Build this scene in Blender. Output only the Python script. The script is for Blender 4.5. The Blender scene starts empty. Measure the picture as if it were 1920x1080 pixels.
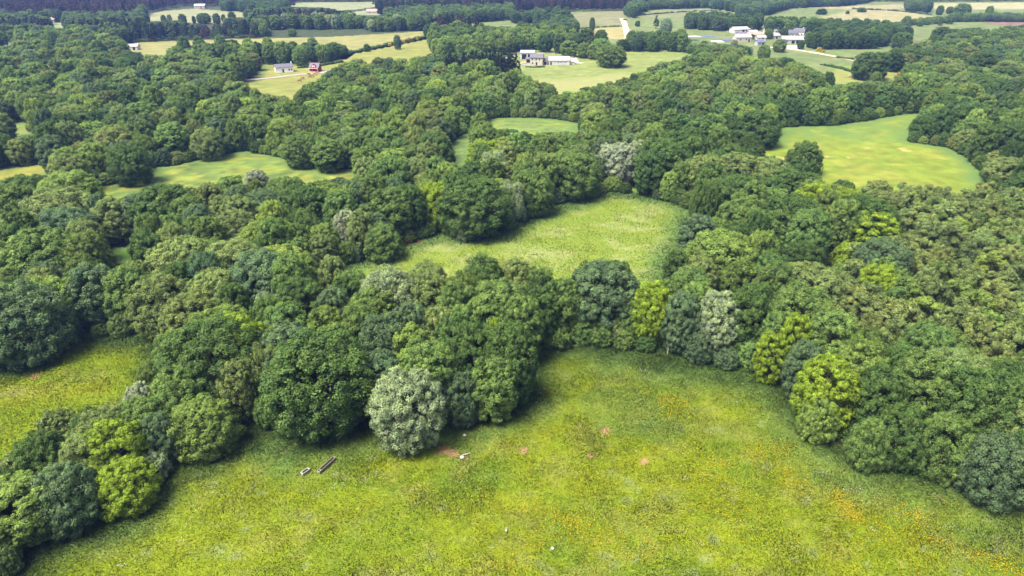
import bpy, math, random
import numpy as np
R = math.radians
rng = np.random.default_rng(7); random.seed(7)
C = bpy.context.scene.collection
SC = bpy.context.scene

# ------------------------------------------------------------------ camera model
H = 70.0; F = 1280.0; PIT = math.atan(0.5)          # metres above the ground, focal length and tilt
cp, sp_ = math.cos(PIT), math.sin(PIT)
def G(px, py, z=0.0):
    """ground point (at height z) of a photograph pixel"""
    u = (px-960)/F; v = (540-py)/F
    dy = cp + v*sp_; dz = -sp_ + v*cp
    t = (z-H)/dz
    return np.array((u*t, dy*t))
def GP(poly, z=0.0): return np.array([G(x, y, z) for x, y in poly])
def P(x, y, z):
    dz = z-H; ax = y*cp - dz*sp_; up = y*sp_ + dz*cp
    return 960+F*x/ax, 540-F*up/ax, ax

def inside(pts, poly):
    x, y = pts[:, 0], pts[:, 1]; r = np.zeros(len(pts), bool); n = len(poly)
    for i in range(n):
        x1, y1 = poly[i]; x2, y2 = poly[(i+1) % n]
        if y1 == y2: continue
        c = ((y1 > y) != (y2 > y)) & (x < (x2-x1)*(y-y1)/(y2-y1)+x1)
        r ^= c
    return r
def edge_dist(pts, poly):
    d = np.full(len(pts), 1e9); n = len(poly)
    for i in range(n):
        a = poly[i]; b = poly[(i+1) % n]; ab = b-a
        t = np.clip(((pts-a)@ab)/(ab@ab+1e-9), 0, 1)
        d = np.minimum(d, np.linalg.norm(pts-a-t[:, None]*ab, axis=1))
    return d
def sdist(pts, poly):
    d = edge_dist(pts, poly); return np.where(inside(pts, poly), -d, d)

_tab = rng.random((256, 256))
def vnoise(x, y, s, o=0):
    x = np.asarray(x)/s+o*17.3+1000; y = np.asarray(y)/s+o*9.1+1000
    xi = np.floor(x).astype(int); yi = np.floor(y).astype(int); fx = x-xi; fy = y-yi
    fx = fx*fx*(3-2*fx); fy = fy*fy*(3-2*fy)
    g = lambda a, b: _tab[a % 256, b % 256]
    return (g(xi, yi)*(1-fx)+g(xi+1, yi)*fx)*(1-fy)+(g(xi, yi+1)*(1-fx)+g(xi+1, yi+1)*fx)*fy
def fbm(x, y, s, o=0, n=4):
    a = 0; w = 0
    for i in range(n):
        k = .55**i; a = a+k*vnoise(x, y, s/2.1**i, o+i*3); w += k
    return a/w

# ------------------------------------------------------------------ helpers
def link(name, me, parent=None, loc=None):
    o = bpy.data.objects.new(name, me); C.objects.link(o)
    if parent: o.parent = parent
    if loc is not None: o.location = loc
    return o
def tag(o, label=None, cat=None, group=None, kind=None):
    if label: o['label'] = label
    if cat: o['category'] = cat
    if group: o['group'] = group
    if kind: o['kind'] = kind
    return o
def mesh(name, v, f, mat=None):
    me = bpy.data.meshes.new(name); me.from_pydata([tuple(p) for p in v], [], f)
    if mat: me.materials.append(mat)
    me.update(); return me
def fast_mesh(name, v, nper, mat, normals=None, attrs=None, col=None):
    """v (n*nper,3): faces of nper own vertices each"""
    n = len(v)//nper; me = bpy.data.meshes.new(name)
    me.vertices.add(len(v)); me.vertices.foreach_set('co', np.asarray(v, np.float32).ravel())
    me.loops.add(len(v)); me.loops.foreach_set('vertex_index', np.arange(len(v), dtype=np.int32))
    me.polygons.add(n); me.polygons.foreach_set('loop_start', np.arange(0, len(v), nper, dtype=np.int32))
    me.update(calc_edges=True)
    if attrs:
        for k, a in attrs.items():
            at = me.attributes.new(k, 'FLOAT', 'POINT'); at.data.foreach_set('value', np.asarray(a, np.float32))
    if col is not None:
        at = me.attributes.new('col', 'FLOAT_COLOR', 'POINT')
        at.data.foreach_set('color', np.c_[col, np.ones(len(col))].astype(np.float32).ravel())
    if normals is not None:
        me.polygons.foreach_set('use_smooth', np.ones(n, bool))
        me.normals_split_custom_set_from_vertices(np.asarray(normals, np.float32))
    me.materials.append(mat); me.update(); return me

def new_mat(name):
    m = bpy.data.materials.new(name); m.use_nodes = True
    nt = m.node_tree; b = nt.nodes['Principled BSDF']; b.inputs['Roughness'].default_value = .85
    b.inputs['Specular IOR Level'].default_value = .2
    return m, nt, b
def nd(nt, t, **k):
    n = nt.nodes.new(t)
    for a, v in k.items(): setattr(n, a, v)
    return n
def mixc(nt, fac, a, b, mode='MIX'):
    n = nd(nt, 'ShaderNodeMix', data_type='RGBA', blend_type=mode)
    for s, v in ((0, fac), (6, a), (7, b)):
        if isinstance(v, bpy.types.NodeSocket): nt.links.new(v, n.inputs[s])
        elif s == 0: n.inputs[0].default_value = v
        else: n.inputs[s].default_value = (*v, 1)
    return n.outputs[2]
def noise(nt, scale, detail=4, co='Object', rough=.6):
    tc = nd(nt, 'ShaderNodeTexCoord'); n = nd(nt, 'ShaderNodeTexNoise')
    n.inputs['Scale'].default_value = scale; n.inputs['Detail'].default_value = detail; n.inputs['Roughness'].default_value = rough
    nt.links.new(tc.outputs[co], n.inputs['Vector']); return n.outputs['Fac']
def remap(nt, s, a, b, c=0., d=1.):
    n = nd(nt, 'ShaderNodeMapRange'); nt.links.new(s, n.inputs[0])
    for i, v in enumerate((a, b, c, d)): n.inputs[i+1].default_value = v
    return n.outputs[0]
def simple(name, col, rough=.8, var=.25, scale=1.5, spec=.2):
    m, nt, b = new_mat(name); b.inputs['Roughness'].default_value = rough; b.inputs['Specular IOR Level'].default_value = spec
    f = remap(nt, noise(nt, scale, 5), .3, .7)
    lo = tuple(c*(1-var) for c in col); hi = tuple(min(1, c*(1+var)) for c in col)
    nt.links.new(mixc(nt, f, lo, hi), b.inputs['Base Color']); return m

# ------------------------------------------------------------------ materials
def leaf_material():
    m, nt, b = new_mat('leaf')
    oi = nd(nt, 'ShaderNodeObjectInfo')
    at = nd(nt, 'ShaderNodeAttribute', attribute_type='INSTANCER', attribute_name='tint')
    aw = nd(nt, 'ShaderNodeAttribute', attribute_type='INSTANCER', attribute_name='scattered')
    base = mixc(nt, aw.outputs['Fac'], (0, 0, 0), (0, 0, 0))
    mixn = base.node
    nt.links.new(oi.outputs['Color'], mixn.inputs[6]); nt.links.new(at.outputs['Color'], mixn.inputs[7])
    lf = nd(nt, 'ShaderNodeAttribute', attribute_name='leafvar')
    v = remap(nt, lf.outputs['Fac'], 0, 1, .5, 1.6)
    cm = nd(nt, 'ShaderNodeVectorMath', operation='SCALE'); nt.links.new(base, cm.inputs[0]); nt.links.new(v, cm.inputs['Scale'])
    # fresh tips lean to yellow
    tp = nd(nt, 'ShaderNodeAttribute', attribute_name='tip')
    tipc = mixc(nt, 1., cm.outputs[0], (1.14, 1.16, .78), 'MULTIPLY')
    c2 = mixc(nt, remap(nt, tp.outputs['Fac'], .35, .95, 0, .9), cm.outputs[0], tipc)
    ns = remap(nt, noise(nt, .35, 3), .35, .65)
    c3 = mixc(nt, ns, mixc(nt, 1., c2, (.78, .86, .92), 'MULTIPLY'), mixc(nt, 1., c2, (1.14, 1.12, 1.05), 'MULTIPLY'))
    nt.links.new(c3, b.inputs['Base Color']); b.inputs['Roughness'].default_value = .55; b.inputs['Specular IOR Level'].default_value = .12
    tr = nd(nt, 'ShaderNodeBsdfTranslucent'); nt.links.new(mixc(nt, 1., c3, (1.3, 1.35, .6), 'MULTIPLY'), tr.inputs['Color'])
    ms = nd(nt, 'ShaderNodeMixShader'); ms.inputs[0].default_value = .36
    nt.links.new(b.outputs[0], ms.inputs[1]); nt.links.new(tr.outputs[0], ms.inputs[2])
    nt.links.new(ms.outputs[0], nt.nodes['Material Output'].inputs['Surface'])
    return m
LEAF = leaf_material()
BARK = simple('bark', (.045, .038, .03), .9, .4, 3)
PALEBARK = simple('pale_bark', (.27, .25, .21), .9, .3, 3)

def grass_material(name, blades=False):
    m, nt, b = new_mat(name)
    at = nd(nt, 'ShaderNodeAttribute', attribute_name='col')
    c = at.outputs['Color']
    if not blades:
        n1 = remap(nt, noise(nt, 1.6, 6, rough=.75), .3, .7)
        n2 = remap(nt, noise(nt, .22, 5, rough=.65), .32, .68)
        c = mixc(nt, n1, mixc(nt, 1., c, (.72, .78, .7), 'MULTIPLY'), mixc(nt, 1., c, (1.22, 1.16, 1.2), 'MULTIPLY'))
        c = mixc(nt, n2, mixc(nt, 1., c, (.86, .95, .9), 'MULTIPLY'), mixc(nt, 1., c, (1.12, 1.04, 1.05), 'MULTIPLY'))
        bp = nd(nt, 'ShaderNodeBump'); bp.inputs['Strength'].default_value = .6; bp.inputs['Distance'].default_value = .25
        nt.links.new(noise(nt, 1.1, 7, rough=.75), bp.inputs['Height']); nt.links.new(bp.outputs[0], b.inputs['Normal'])
    nt.links.new(c, b.inputs['Base Color']); b.inputs['Roughness'].default_value = .8; b.inputs['Specular IOR Level'].default_value = .15
    if blades:
        tr = nd(nt, 'ShaderNodeBsdfTranslucent'); nt.links.new(c, tr.inputs['Color'])
        ms = nd(nt, 'ShaderNodeMixShader'); ms.inputs[0].default_value = .5
        nt.links.new(b.outputs[0], ms.inputs[1]); nt.links.new(tr.outputs[0], ms.inputs[2]); nt.links.new(ms.outputs[0], nt.nodes['Material Output'].inputs['Surface'])
    return m
GRASS = grass_material('meadow_grass'); BLADE = grass_material('grass_blades', True)

# ------------------------------------------------------------------ crown prototypes
def unit(v): return v/(np.linalg.norm(v, axis=-1, keepdims=True)+1e-9)
def rand_dirs(n, zmin=-1.):
    z = rng.uniform(zmin, 1, n); a = rng.uniform(0, 2*np.pi, n); s = np.sqrt(np.maximum(0, 1-z*z))
    return np.c_[s*np.cos(a), s*np.sin(a), z]
def leaves_from_lobes(name, cen, rad, axis_c, sub, per, leaf, subr=.36, flat=1., droop=0.):
    """leaf cards over bumps that sit over the lobes of a crown"""
    sc, sr, sb = [], [], []
    for c, r in zip(cen, rad):
        out = unit(c-axis_c)
        d = rand_dirs(sub*2); d = d[(d@out+.55*d[:, 2]) > -.25][:sub]
        rr = r*subr*rng.uniform(.7, 1.35, len(d))
        sc.append(c+d*(r*.78)*np.array((1, 1, flat))); sr.append(rr); sb.append(d)
    sc = np.concatenate(sc); sr = np.concatenate(sr); sb = np.concatenate(sb)
    # drop bumps deep inside other lobes
    keep = np.ones(len(sc), bool)
    for c, r in zip(cen, rad): keep &= ~(np.linalg.norm(sc-c, axis=1) < r*.66)
    sc, sr, sb = sc[keep], sr[keep], sb[keep]
    n = len(sc)*per
    idx = np.repeat(np.arange(len(sc)), per)
    d = unit(rand_dirs(n)+.55*sb[idx]+np.array((0, 0, .25)))
    pos = sc[idx]+d*sr[idx][:, None]*rng.uniform(.55, 1.12, (n, 1))*np.array((1, 1, flat))
    if droop: pos[:, 2] -= droop*rng.random(n)**2
    nor = unit(d*.9+.45*sb[idx]+rng.normal(0, .42, (n, 3))+np.array((0, 0, .22)))
    subvar = rng.random(len(sc))
    # a sparse inner shell so that no light shows straight through
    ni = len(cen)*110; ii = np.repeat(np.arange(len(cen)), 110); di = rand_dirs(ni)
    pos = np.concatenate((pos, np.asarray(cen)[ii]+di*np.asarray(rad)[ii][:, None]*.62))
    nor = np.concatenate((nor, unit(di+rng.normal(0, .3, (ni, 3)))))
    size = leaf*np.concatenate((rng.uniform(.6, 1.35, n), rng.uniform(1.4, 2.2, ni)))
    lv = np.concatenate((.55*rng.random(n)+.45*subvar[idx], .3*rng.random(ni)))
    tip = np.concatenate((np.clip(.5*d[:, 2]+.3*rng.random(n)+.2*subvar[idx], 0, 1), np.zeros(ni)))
    ok = pos[:, 2] > .05; pos, nor, size, lv, tip = pos[ok], nor[ok], size[ok], lv[ok], tip[ok]
    n = len(pos)
    t = unit(np.cross(nor, rng.normal(0, 1, (n, 3)))); bt = np.cross(nor, t)
    s = size[:, None]; k = rng.uniform(.55, .85, (n, 1))
    v = np.stack((pos-t*s*.6, pos-bt*s*k*.5+nor*s*.08, pos+t*s*.6, pos+bt*s*k*.5+nor*s*.08), 1).reshape(-1, 3)
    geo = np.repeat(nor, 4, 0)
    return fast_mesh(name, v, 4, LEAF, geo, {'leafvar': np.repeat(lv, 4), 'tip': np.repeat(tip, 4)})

def dome_lobes(nl, r, h, base, lobe, wide=.45, rag=.12, top=1.):
    """lobes over a dome crown of radius r and height h whose skirt starts at base"""
    cen, rad = [np.array((rng.normal(0, .1*r), rng.normal(0, .1*r), h-lobe*.95))], [lobe*1.05]
    tries = 0
    while len(cen) < nl and tries < 4000:
        tries += 1
        t = rng.random()**.8; z = base+(h-base)*t; a = rng.uniform(0, 2*np.pi)
        q = (t-wide)/(1-wide) if t > wide else (wide-t)/wide*.75
        pr = r*math.sqrt(max(0, 1-q*q))**top
        lr = lobe*rng.uniform(.7, 1.25)
        rr = max(0, pr-lr*.75)*rng.uniform(1-rag, 1+rag)
        c = np.array((rr*math.cos(a), rr*math.sin(a), min(z, h-lr*.8)))
        c[2] = max(c[2], lr*.55+base*.6)
        if all(np.linalg.norm(c-o) > .62*(lr+s) for o, s in zip(cen, rad)) or tries > 2500:
            cen.append(c); rad.append(lr)
    return np.array(cen), np.array(rad)

PROTO = {}           # kind -> list of (crown mesh, trunk mesh, r, h)
def tube(v, f, pts, rs, k=7):
    b = len(v); pts = np.array(pts, float)
    for i, (p, r) in enumerate(zip(pts, rs)):
        d = unit((pts[min(i+1, len(pts)-1)]-pts[max(i-1, 0)])[None])[0]
        x = unit(np.cross(d, (.3, .9, .1))[None])[0]; y = np.cross(d, x)
        for j in range(k):
            a = 2*math.pi*j/k; v.append(p+r*(math.cos(a)*x+math.sin(a)*y))
    for i in range(len(pts)-1):
        for j in range(k):
            f.append((b+i*k+j, b+i*k+(j+1) % k, b+(i+1)*k+(j+1) % k, b+(i+1)*k+j))
    f.append(tuple(b+(len(pts)-1)*k+j for j in range(k)))
def trunk_mesh(name, r, h, cen, straight=False, mat=BARK, thick=.045):
    v, f = [], []; t0 = h*thick
    bend = rng.normal(0, .03*h, 2)
    pts = [(0, 0, -.4), (0, 0, .25), (bend[0]*.4, bend[1]*.4, h*.28), (bend[0], bend[1], h*.55), (bend[0]*.6, bend[1]*.6, h*(.92 if straight else .78))]
    tube(v, f, pts, [t0*1.5, t0*1.1, t0*.8, t0*.5, t0*.12], 9)
    if not straight:
        for c in cen[::max(1, len(cen)//7)]:
            s = np.array((bend[0]*.6, bend[1]*.6, h*rng.uniform(.22, .45)))
            m = (s+c)/2+np.array((0, 0, .06*h))
            tube(v, f, [s, m, c], [t0*.5, t0*.32, t0*.08], 6)
    me = mesh(name, v, f, mat)
    me.polygons.foreach_set('use_smooth', np.ones(len(me.polygons), bool)); return me
def add_proto(kind, r, h, base, nl, lobe, sub, per, leaf, wide=.45, rag=.12, subr=.36, flat=1., top=1., droop=0., n=1, thick=.04, mat=BARK):
    for i in range(n):
        cen, rad = dome_lobes(nl, r, h, base, lobe, wide, rag, top)
        me = leaves_from_lobes(kind+'_crown', cen, rad, np.array((0, 0, h*.35)), sub, per, leaf, subr, flat, droop)
        PROTO.setdefault(kind, []).append((me, trunk_mesh(kind+'_trunk', r, h, cen, mat=mat, thick=thick), r, h))
add_proto('oak', 6, 12, .9, 50, 1.75, 17, 54, .235, rag=.07, n=6)
add_proto('tall', 4.6, 13, .8, 48, 1.5, 16, 52, .23, wide=.5, rag=.08, n=4)
add_proto('skirt', 6, 11, .2, 54, 1.65, 16, 52, .23, wide=.3, rag=.11, n=4)
add_proto('willow', 2.6, 8.2, .8, 15, 1.05, 15, 38, .21, wide=.6, rag=.16, subr=.42, n=6, thick=.018)
add_proto('chestnut', 5.5, 12, .7, 58, 1.4, 16, 46, .22, wide=.4, flat=.78, rag=.08, n=3)
add_proto('weeping', 5, 11, .6, 26, 1.5, 22, 34, .22, wide=.55, droop=2.2, flat=1.15, n=1)
add_proto('bush', 2.6, 3.4, .1, 20, 1.0, 14, 34, .2, wide=.3, n=3)
def add_pine(n):
    for i in range(n):
        r, h = 3.4, 14; cen, rad = [], []
        for z in np.arange(3.2, h-.4, .95):
            q = 1-(z-2)/(h-1.5); pr = max(.25, r*q**.75); m = max(1, int(2.2+4.2*q))
            for k in range(m):
                a = rng.uniform(0, 6.28); lr = rng.uniform(.65, 1.0)*(.55+.55*q)
                rr = max(0, pr-lr*.6)*rng.uniform(.55, 1.1); cen.append((rr*math.cos(a), rr*math.sin(a), z+rng.normal(0, .25))); rad.append(lr)
        cen = np.array(cen); rad = np.array(rad)
        me = leaves_from_lobes('pine_crown', cen, rad, np.array((0, 0, h*.5)), 9, 26, .22, .45, .8)
        PROTO.setdefault('pine', []).append((me, trunk_mesh('pine_trunk', r, h, cen, True, thick=.02), r, h))
add_pine(4)

COL = {'D': (.072, .122, .034), 'G': (.116, .178, .050), 'L': (.160, .228, .056), 'Y': (.195, .270, .028), 'W': (.215, .268, .155),
       'O': (.156, .202, .070), 'B': (.092, .142, .070), 'S': (.25, .285, .21), 'P': (.030, .046, .026), 'N': (.105, .074, .074), 'U': (.42, .30, .02)}
def tint(code, k=.14):
    c = np.array(COL[code]); j = rng.normal(0, k); h = rng.normal(0, .045)
    return np.clip(c*(1+j)*np.array((1+h, 1, 1-h)), .004, .9)

# ------------------------------------------------------------------ open ground (photograph pixels of the ground outline)
FIELDS = {
 'near': [(80,1045),(150,1002),(192,995),(227,970),(262,952),(278,920),(300,902),(309,875),(325,864),(360,866),(388,858),(420,838),(437,818),(452,803),(475,806),(500,825),(560,832),(640,826),(690,808),(760,800),(850,787),(885,776),(985,750),(990,720),(1000,690),(1012,662),(1060,649),(1100,655),(1200,662),(1255,677),(1330,690),(1440,712),(1500,746),(1522,792),(1570,832),(1640,872),(1700,884),(1790,896),(1860,932),(1920,947),(2100,1010),(2160,1250),(-150,1250),(20,1090)],
 'left': [(-60,700),(0,692),(62,690),(88,648),(120,632),(195,636),(295,640),(312,660),(300,715),(240,780),(150,850),(60,922),(-80,1010),(-200,1040),(-200,720)],
 'clearing': [(600,540),(640,503),(720,481),(742,465),(830,441),(860,451),(900,446),(960,431),(990,416),(1030,401),(1030,386),(1095,381),(1140,362),(1190,368),(1250,378),(1290,396),(1300,403),(1290,422),(1283,442),(1275,462),(1265,482),(1255,502),(1250,532),(1245,603),(1100,592),(1000,597),(900,592),(760,585),(650,560)],
 'gap': [(208,468),(300,462),(262,492),(215,494)],
 'midleft': [(170,352),(215,346),(272,330),(278,316),(320,313),(370,301),(400,293),(460,284),(485,290),(540,300),(548,309),(600,317),(655,319),(705,318),(640,362),(480,380),(330,400),(190,420),(165,385)],
 'farleft': [(-60,330),(0,320),(88,309),(90,330),(80,352),(0,364),(-60,372)],
 'nook': [(-60,272),(0,266),(20,256),(100,245),(106,236),(40,231),(15,236),(-60,242)],
 'corridor': [(925,222),(882,245),(847,269),(838,285),(848,318),(868,330),(893,328),(884,300),(889,268),(935,263),(1000,268),(1085,262),(1087,232),(1040,224),(985,221)],
 'right': [(1465,240),(1570,236),(1640,225),(1680,217),(1726,213),(1702,266),(1770,277),(1810,297),(1832,320),(1850,354),(1880,392),(1700,392),(1560,390),(1500,350),(1450,328),(1405,292),(1400,278),(1455,271)],
 'house': [(455,160),(490,142),(497,121),(600,117),(652,102),(800,72),(818,100),(818,132),(720,138),(660,140),(640,150),(610,172),(570,190),(552,212),(520,205),(478,195),(450,185)],
 'ridge': [(215,92),(250,81),(420,74),(620,70),(800,59),(803,72),(652,102),(640,110),(330,118),(260,106)],
 'farm': [(950,125),(975,112),(1000,98),(1045,90),(1120,98),(1175,96),(1260,96),(1312,106),(1290,130),(1220,150),(1150,180),(1060,196),(985,172),(965,140)],
 'cowfield': [(1545,150),(1560,128),(1600,118),(1700,130),(1700,150),(1640,156),(1600,165),(1560,168)],
 'rightnook': [(1890,138),(1960,140),(1990,175),(1920,168)],
}
FG = {k: GP(p) for k, p in FIELDS.items()}
# what of the open ground the camera sees over the trees in front of it
SEEN = [
 [(295,640),(268,690),(240,722),(180,755),(75,788),(30,850),(0,885),(-80,900),(-80,692),(62,690),(88,648),(120,632),(195,636)],
 [(650,503),(720,481),(742,465),(830,441),(900,446),(960,431),(1030,401),(1095,381),(1140,362),(1190,368),(1250,378),(1300,403),(1283,442),(1265,482),(1250,530),(1200,525),(1180,510),(1130,494),(1100,500),(1060,510),(1000,500),(950,487),(905,482),(875,485),(840,490),(800,497),(740,506),(700,513),(640,513)],
 [(180,352),(272,330),(320,313),(400,293),(460,284),(540,300),(600,317),(655,319),(690,328),(600,338),(520,333),(460,334),(440,344),(400,339),(370,338),(350,347),(300,358),(240,371),(200,377)],
 [(-20,322),(88,309),(86,328),(60,332),(-20,344)], [(-5,262),(10,240),(40,232),(105,237),(60,250),(30,258)],
 [(925,223),(985,221),(1040,224),(1087,232),(1085,248),(1020,246),(935,240),(915,232)],[(880,246),(847,269),(842,285),(848,300),(856,318),(880,310),(884,300),(884,270),(890,255)],
 [(1465,240),(1640,225),(1726,213),(1702,266),(1770,277),(1810,297),(1832,320),(1850,352),(1800,348),(1740,342),(1700,336),(1660,334),(1560,338),(1480,302),(1430,300),(1405,283),(1460,268)],
 [(455,158),(497,121),(600,117),(652,102),(800,72),(812,100),(806,108),(755,106),(720,105),(690,108),(660,110),(625,120),(600,141),(570,155),(549,186),(520,178),(490,174),(478,166)],
 [(218,92),(250,81),(420,74),(620,70),(800,60),(802,72),(652,102),(652,84),(630,76),(420,79),(330,82),(310,95),(312,104),(280,103),(252,98)],
 [(962,122),(985,112),(1000,100),(1060,95),(1130,105),(1160,122),(1175,97),(1300,105),(1275,109),(1230,116),(1210,132),(1185,132),(1175,140),(1150,152),(1110,156),(1080,172),(1060,168),(1040,155),(1000,150),(985,146),(975,135)],
 [(1440,88),(1510,98),(1600,112),(1690,128),(1690,150),(1600,155),(1550,160),(1540,135),(1500,118),(1470,105),(1405,110),(1420,95)],
 [(210,467),(300,462),(255,490),(215,490)],
 [(1360,60),(1510,55),(1515,90),(1420,88),(1360,80)], [(1290,62),(1360,60),(1360,82),(1290,72)], [(1080,50),(1172,48),(1178,74),(1090,74)], [(1184,38),(1240,34),(1240,50),(1190,54)],
 [(690,54),(500,54),(500,46),(690,46)],
]
SEEN += [[(272,34),(300,22),(360,17),(466,24),(462,32),(420,34),(275,40)],[(330,40),(380,34),(432,40),(400,45)],[(520,12),(560,5),(700,4),(716,11),(640,20),(610,14)],[(645,27),(690,20),(722,22),(700,29)],[(85,52),(95,43),(125,42),(124,53)],[(-60,84),(0,78),(36,74),(36,82),(0,86)],[(484,52),(530,45),(560,46),(520,53)],[(680,26),(722,24),(722,29),(684,30)],[(880,44),(960,42),(1000,40),(960,48),(890,49)]]
SEEN += [[(1538,440),(1566,440),(1572,500),(1490,508),(1530,485)]]
SEENP = [np.array(p, float) for p in SEEN]
SEENB = [(p, p.min(0), p.max(0)) for p in SEENP]
def hides(x, y, r, h):
    q = np.array([P(x, y, h)[:2], P(x-.65*r, y, h*.78)[:2], P(x+.65*r, y, h*.78)[:2], P(x, y, h*.8)[:2], P(x, y, h*.6)[:2], P(x, y, h*.35)[:2]])
    a, c = q.min(0), q.max(0)
    return any(inside(q, s).any() for s, lo, hi in SEENB if c[0] > lo[0] and a[0] < hi[0] and c[1] > lo[1] and a[1] < hi[1])

# ------------------------------------------------------------------ ground sheets
def grid_sheet(name, poly, step, colfn, z, grow=0):
    lo, hi = poly.min(0)-grow, poly.max(0)+grow; nx = int((hi[0]-lo[0])/step)+2; ny = int((hi[1]-lo[1])/step)+2
    X, Y = np.meshgrid(lo[0]+np.arange(nx+1)*step, lo[1]+np.arange(ny+1)*step)
    pts = np.c_[X.ravel(), Y.ravel()]
    cx = np.c_[(X[:-1, :-1]+step/2).ravel(), (Y[:-1, :-1]+step/2).ravel()]
    ok = inside(cx, poly) | (edge_dist(cx, poly) < step*.8+grow)
    i, j = np.divmod(np.nonzero(ok)[0], nx)
    a = i*(nx+1)+j; q = np.c_[a, a+1, a+nx+2, a+nx+1]
    used, inv = np.unique(q, return_inverse=True); q = inv.reshape(-1, 4); p = pts[used]
    me = bpy.data.meshes.new(name); me.from_pydata(np.c_[p, np.full(len(p), z)].tolist(), [], q.tolist())
    at = me.attributes.new('col', 'FLOAT_COLOR', 'POINT'); at.data.foreach_set('color', np.c_[colfn(p)*GRASSK, np.ones(len(p))].astype(np.float32).ravel())
    me.materials.append(GRASS); o = link(name, me); o['kind'] = 'structure'; return o
GRASSK = .9
def lerp(a, b, t): return a+(b-a)*np.clip(t, 0, 1)[:, None]
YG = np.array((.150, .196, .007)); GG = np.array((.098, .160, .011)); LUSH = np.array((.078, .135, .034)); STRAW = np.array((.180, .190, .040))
PALE = np.array((.175, .21, .045)); SOIL = np.array((.30, .205, .10)); OCH = np.array((.19, .185, .01))
def spots(p, c, lst, col, k=1.):
    for px, py, r in lst:
        g = G(px, py); d = np.hypot(p[:, 0]-g[0], (p[:, 1]-g[1]))
        w = d/r+.9*(fbm(p[:, 0], p[:, 1], r*.9, 5)-.5)
        c = lerp(c, np.array(col), np.clip((1.1-w)*2.2, 0, k))
    return c
TUFTS = [(random.uniform(200, 1900), random.uniform(790, 1075), random.uniform(.35, .95)) for i in range(110)]
def col_near(p):
    x, y = p[:, 0], p[:, 1]; e = -sdist(p, FG['near'])
    c = np.tile(YG, (len(p), 1))
    c = lerp(c, GG, np.clip((fbm(x, y, 14, 1)-.45)*3.5, 0, .85))
    c = lerp(c, OCH, np.clip((fbm(x, y, 11, 40)-.56)*3, 0, .2))
    c = lerp(c, STRAW, np.clip((fbm(x, y, 5, 2)-.53)*4, 0, .38))
    c = lerp(c, PALE, np.clip((fbm(x+y*.3, y*2.2, 3, 8)-.58)*3, 0, .4))
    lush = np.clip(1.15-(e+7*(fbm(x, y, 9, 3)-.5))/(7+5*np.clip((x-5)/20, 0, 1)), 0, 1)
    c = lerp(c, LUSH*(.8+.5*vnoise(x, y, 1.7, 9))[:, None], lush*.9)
    c = spots(p, c, [(1165,770,7), (1240,810,4), (870,830,4.5), (1560,900,3)], (.095, .150, .028), .55)
    c = spots(p, c, TUFTS, (.17, .205, .075), .5)
    c = spots(p, c, [(832,842,1.2), (850,850,.9), (1108,854,.65), (1208,865,.7), (1135,808,.8), (870,858,.6), (980,845,.8), (945,758,.5)], SOIL)
    return c*(.85+.3*vnoise(x, y, .9, 6))[:, None]
def col_left(p):
    x, y = p[:, 0], p[:, 1]; e = -sdist(p, FG['left'])
    c = np.tile(YG*np.array((.98, 1.02, 1)), (len(p), 1)); c = lerp(c, GG, (fbm(x, y, 12, 4)-.5)*4)
    c = lerp(c, OCH, np.clip((fbm(x, y, 9, 41)-.55)*3, 0, .4)); c = lerp(c, STRAW, (fbm(x, y, 5, 2)-.58)*4)
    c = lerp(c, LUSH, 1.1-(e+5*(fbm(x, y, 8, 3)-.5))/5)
    return spots(p, c, [(70,705,1.), (62,708,.7)], (.30, .20, .075))
def col_clear(p):
    x, y = p[:, 0], p[:, 1]; e = -sdist(p, FG['clearing'])
    c = np.tile(np.array((.148, .205, .028)), (len(p), 1)); c = lerp(c, (.205, .245, .075), (fbm(x, y*1.6, 7, 7)-.5)*5)
    c = lerp(c, (.125, .165, .018), (fbm(x, y, 12, 11)-.54)*5)
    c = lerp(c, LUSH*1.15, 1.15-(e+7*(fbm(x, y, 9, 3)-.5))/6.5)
    return spots(p, c, [(778,452,2.), (765,456,1.6)], (.16, .09, .05))
def col_mid(key, base, alt, edge=5, fern=None):
    def f(p):
        x, y = p[:, 0], p[:, 1]; e = edge_dist(p, FG[key])
        c = np.tile(np.array(base), (len(p), 1)); c = lerp(c, np.array(alt), np.clip((fbm(x, y, 9, 12, 5)-.47)*4, 0, .65))
        if fern: c = lerp(c, np.array(fern), np.clip((fbm(x, y, 9, 21, 5)-.47)*5, 0, .75)); c = lerp(c, np.array(fern)*.7, np.clip((fbm(x, y*1.5, 3.5, 22)-.52)*5, 0, .7))
        c = c*(.66+.36*vnoise(x, y, 2.4, 33)+.3*vnoise(x, y*2, 6, 34))[:, None]
        if key in ('farm', 'house', 'ridge', 'pasture'):
            c = c*(1+.07*np.sin((x*.55+y*.83)*1.1+3*vnoise(x, y, 40, 5)))[:, None]
            if key == 'farm': c = spots(p, c, [(1050,168,26), (1110,155,24), (1010,160,20), (1160,146,14)], (.215, .225, .085), .8)
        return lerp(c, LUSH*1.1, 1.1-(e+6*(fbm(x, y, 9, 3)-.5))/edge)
    return f
FERN = (.084, .142, .036)
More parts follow.
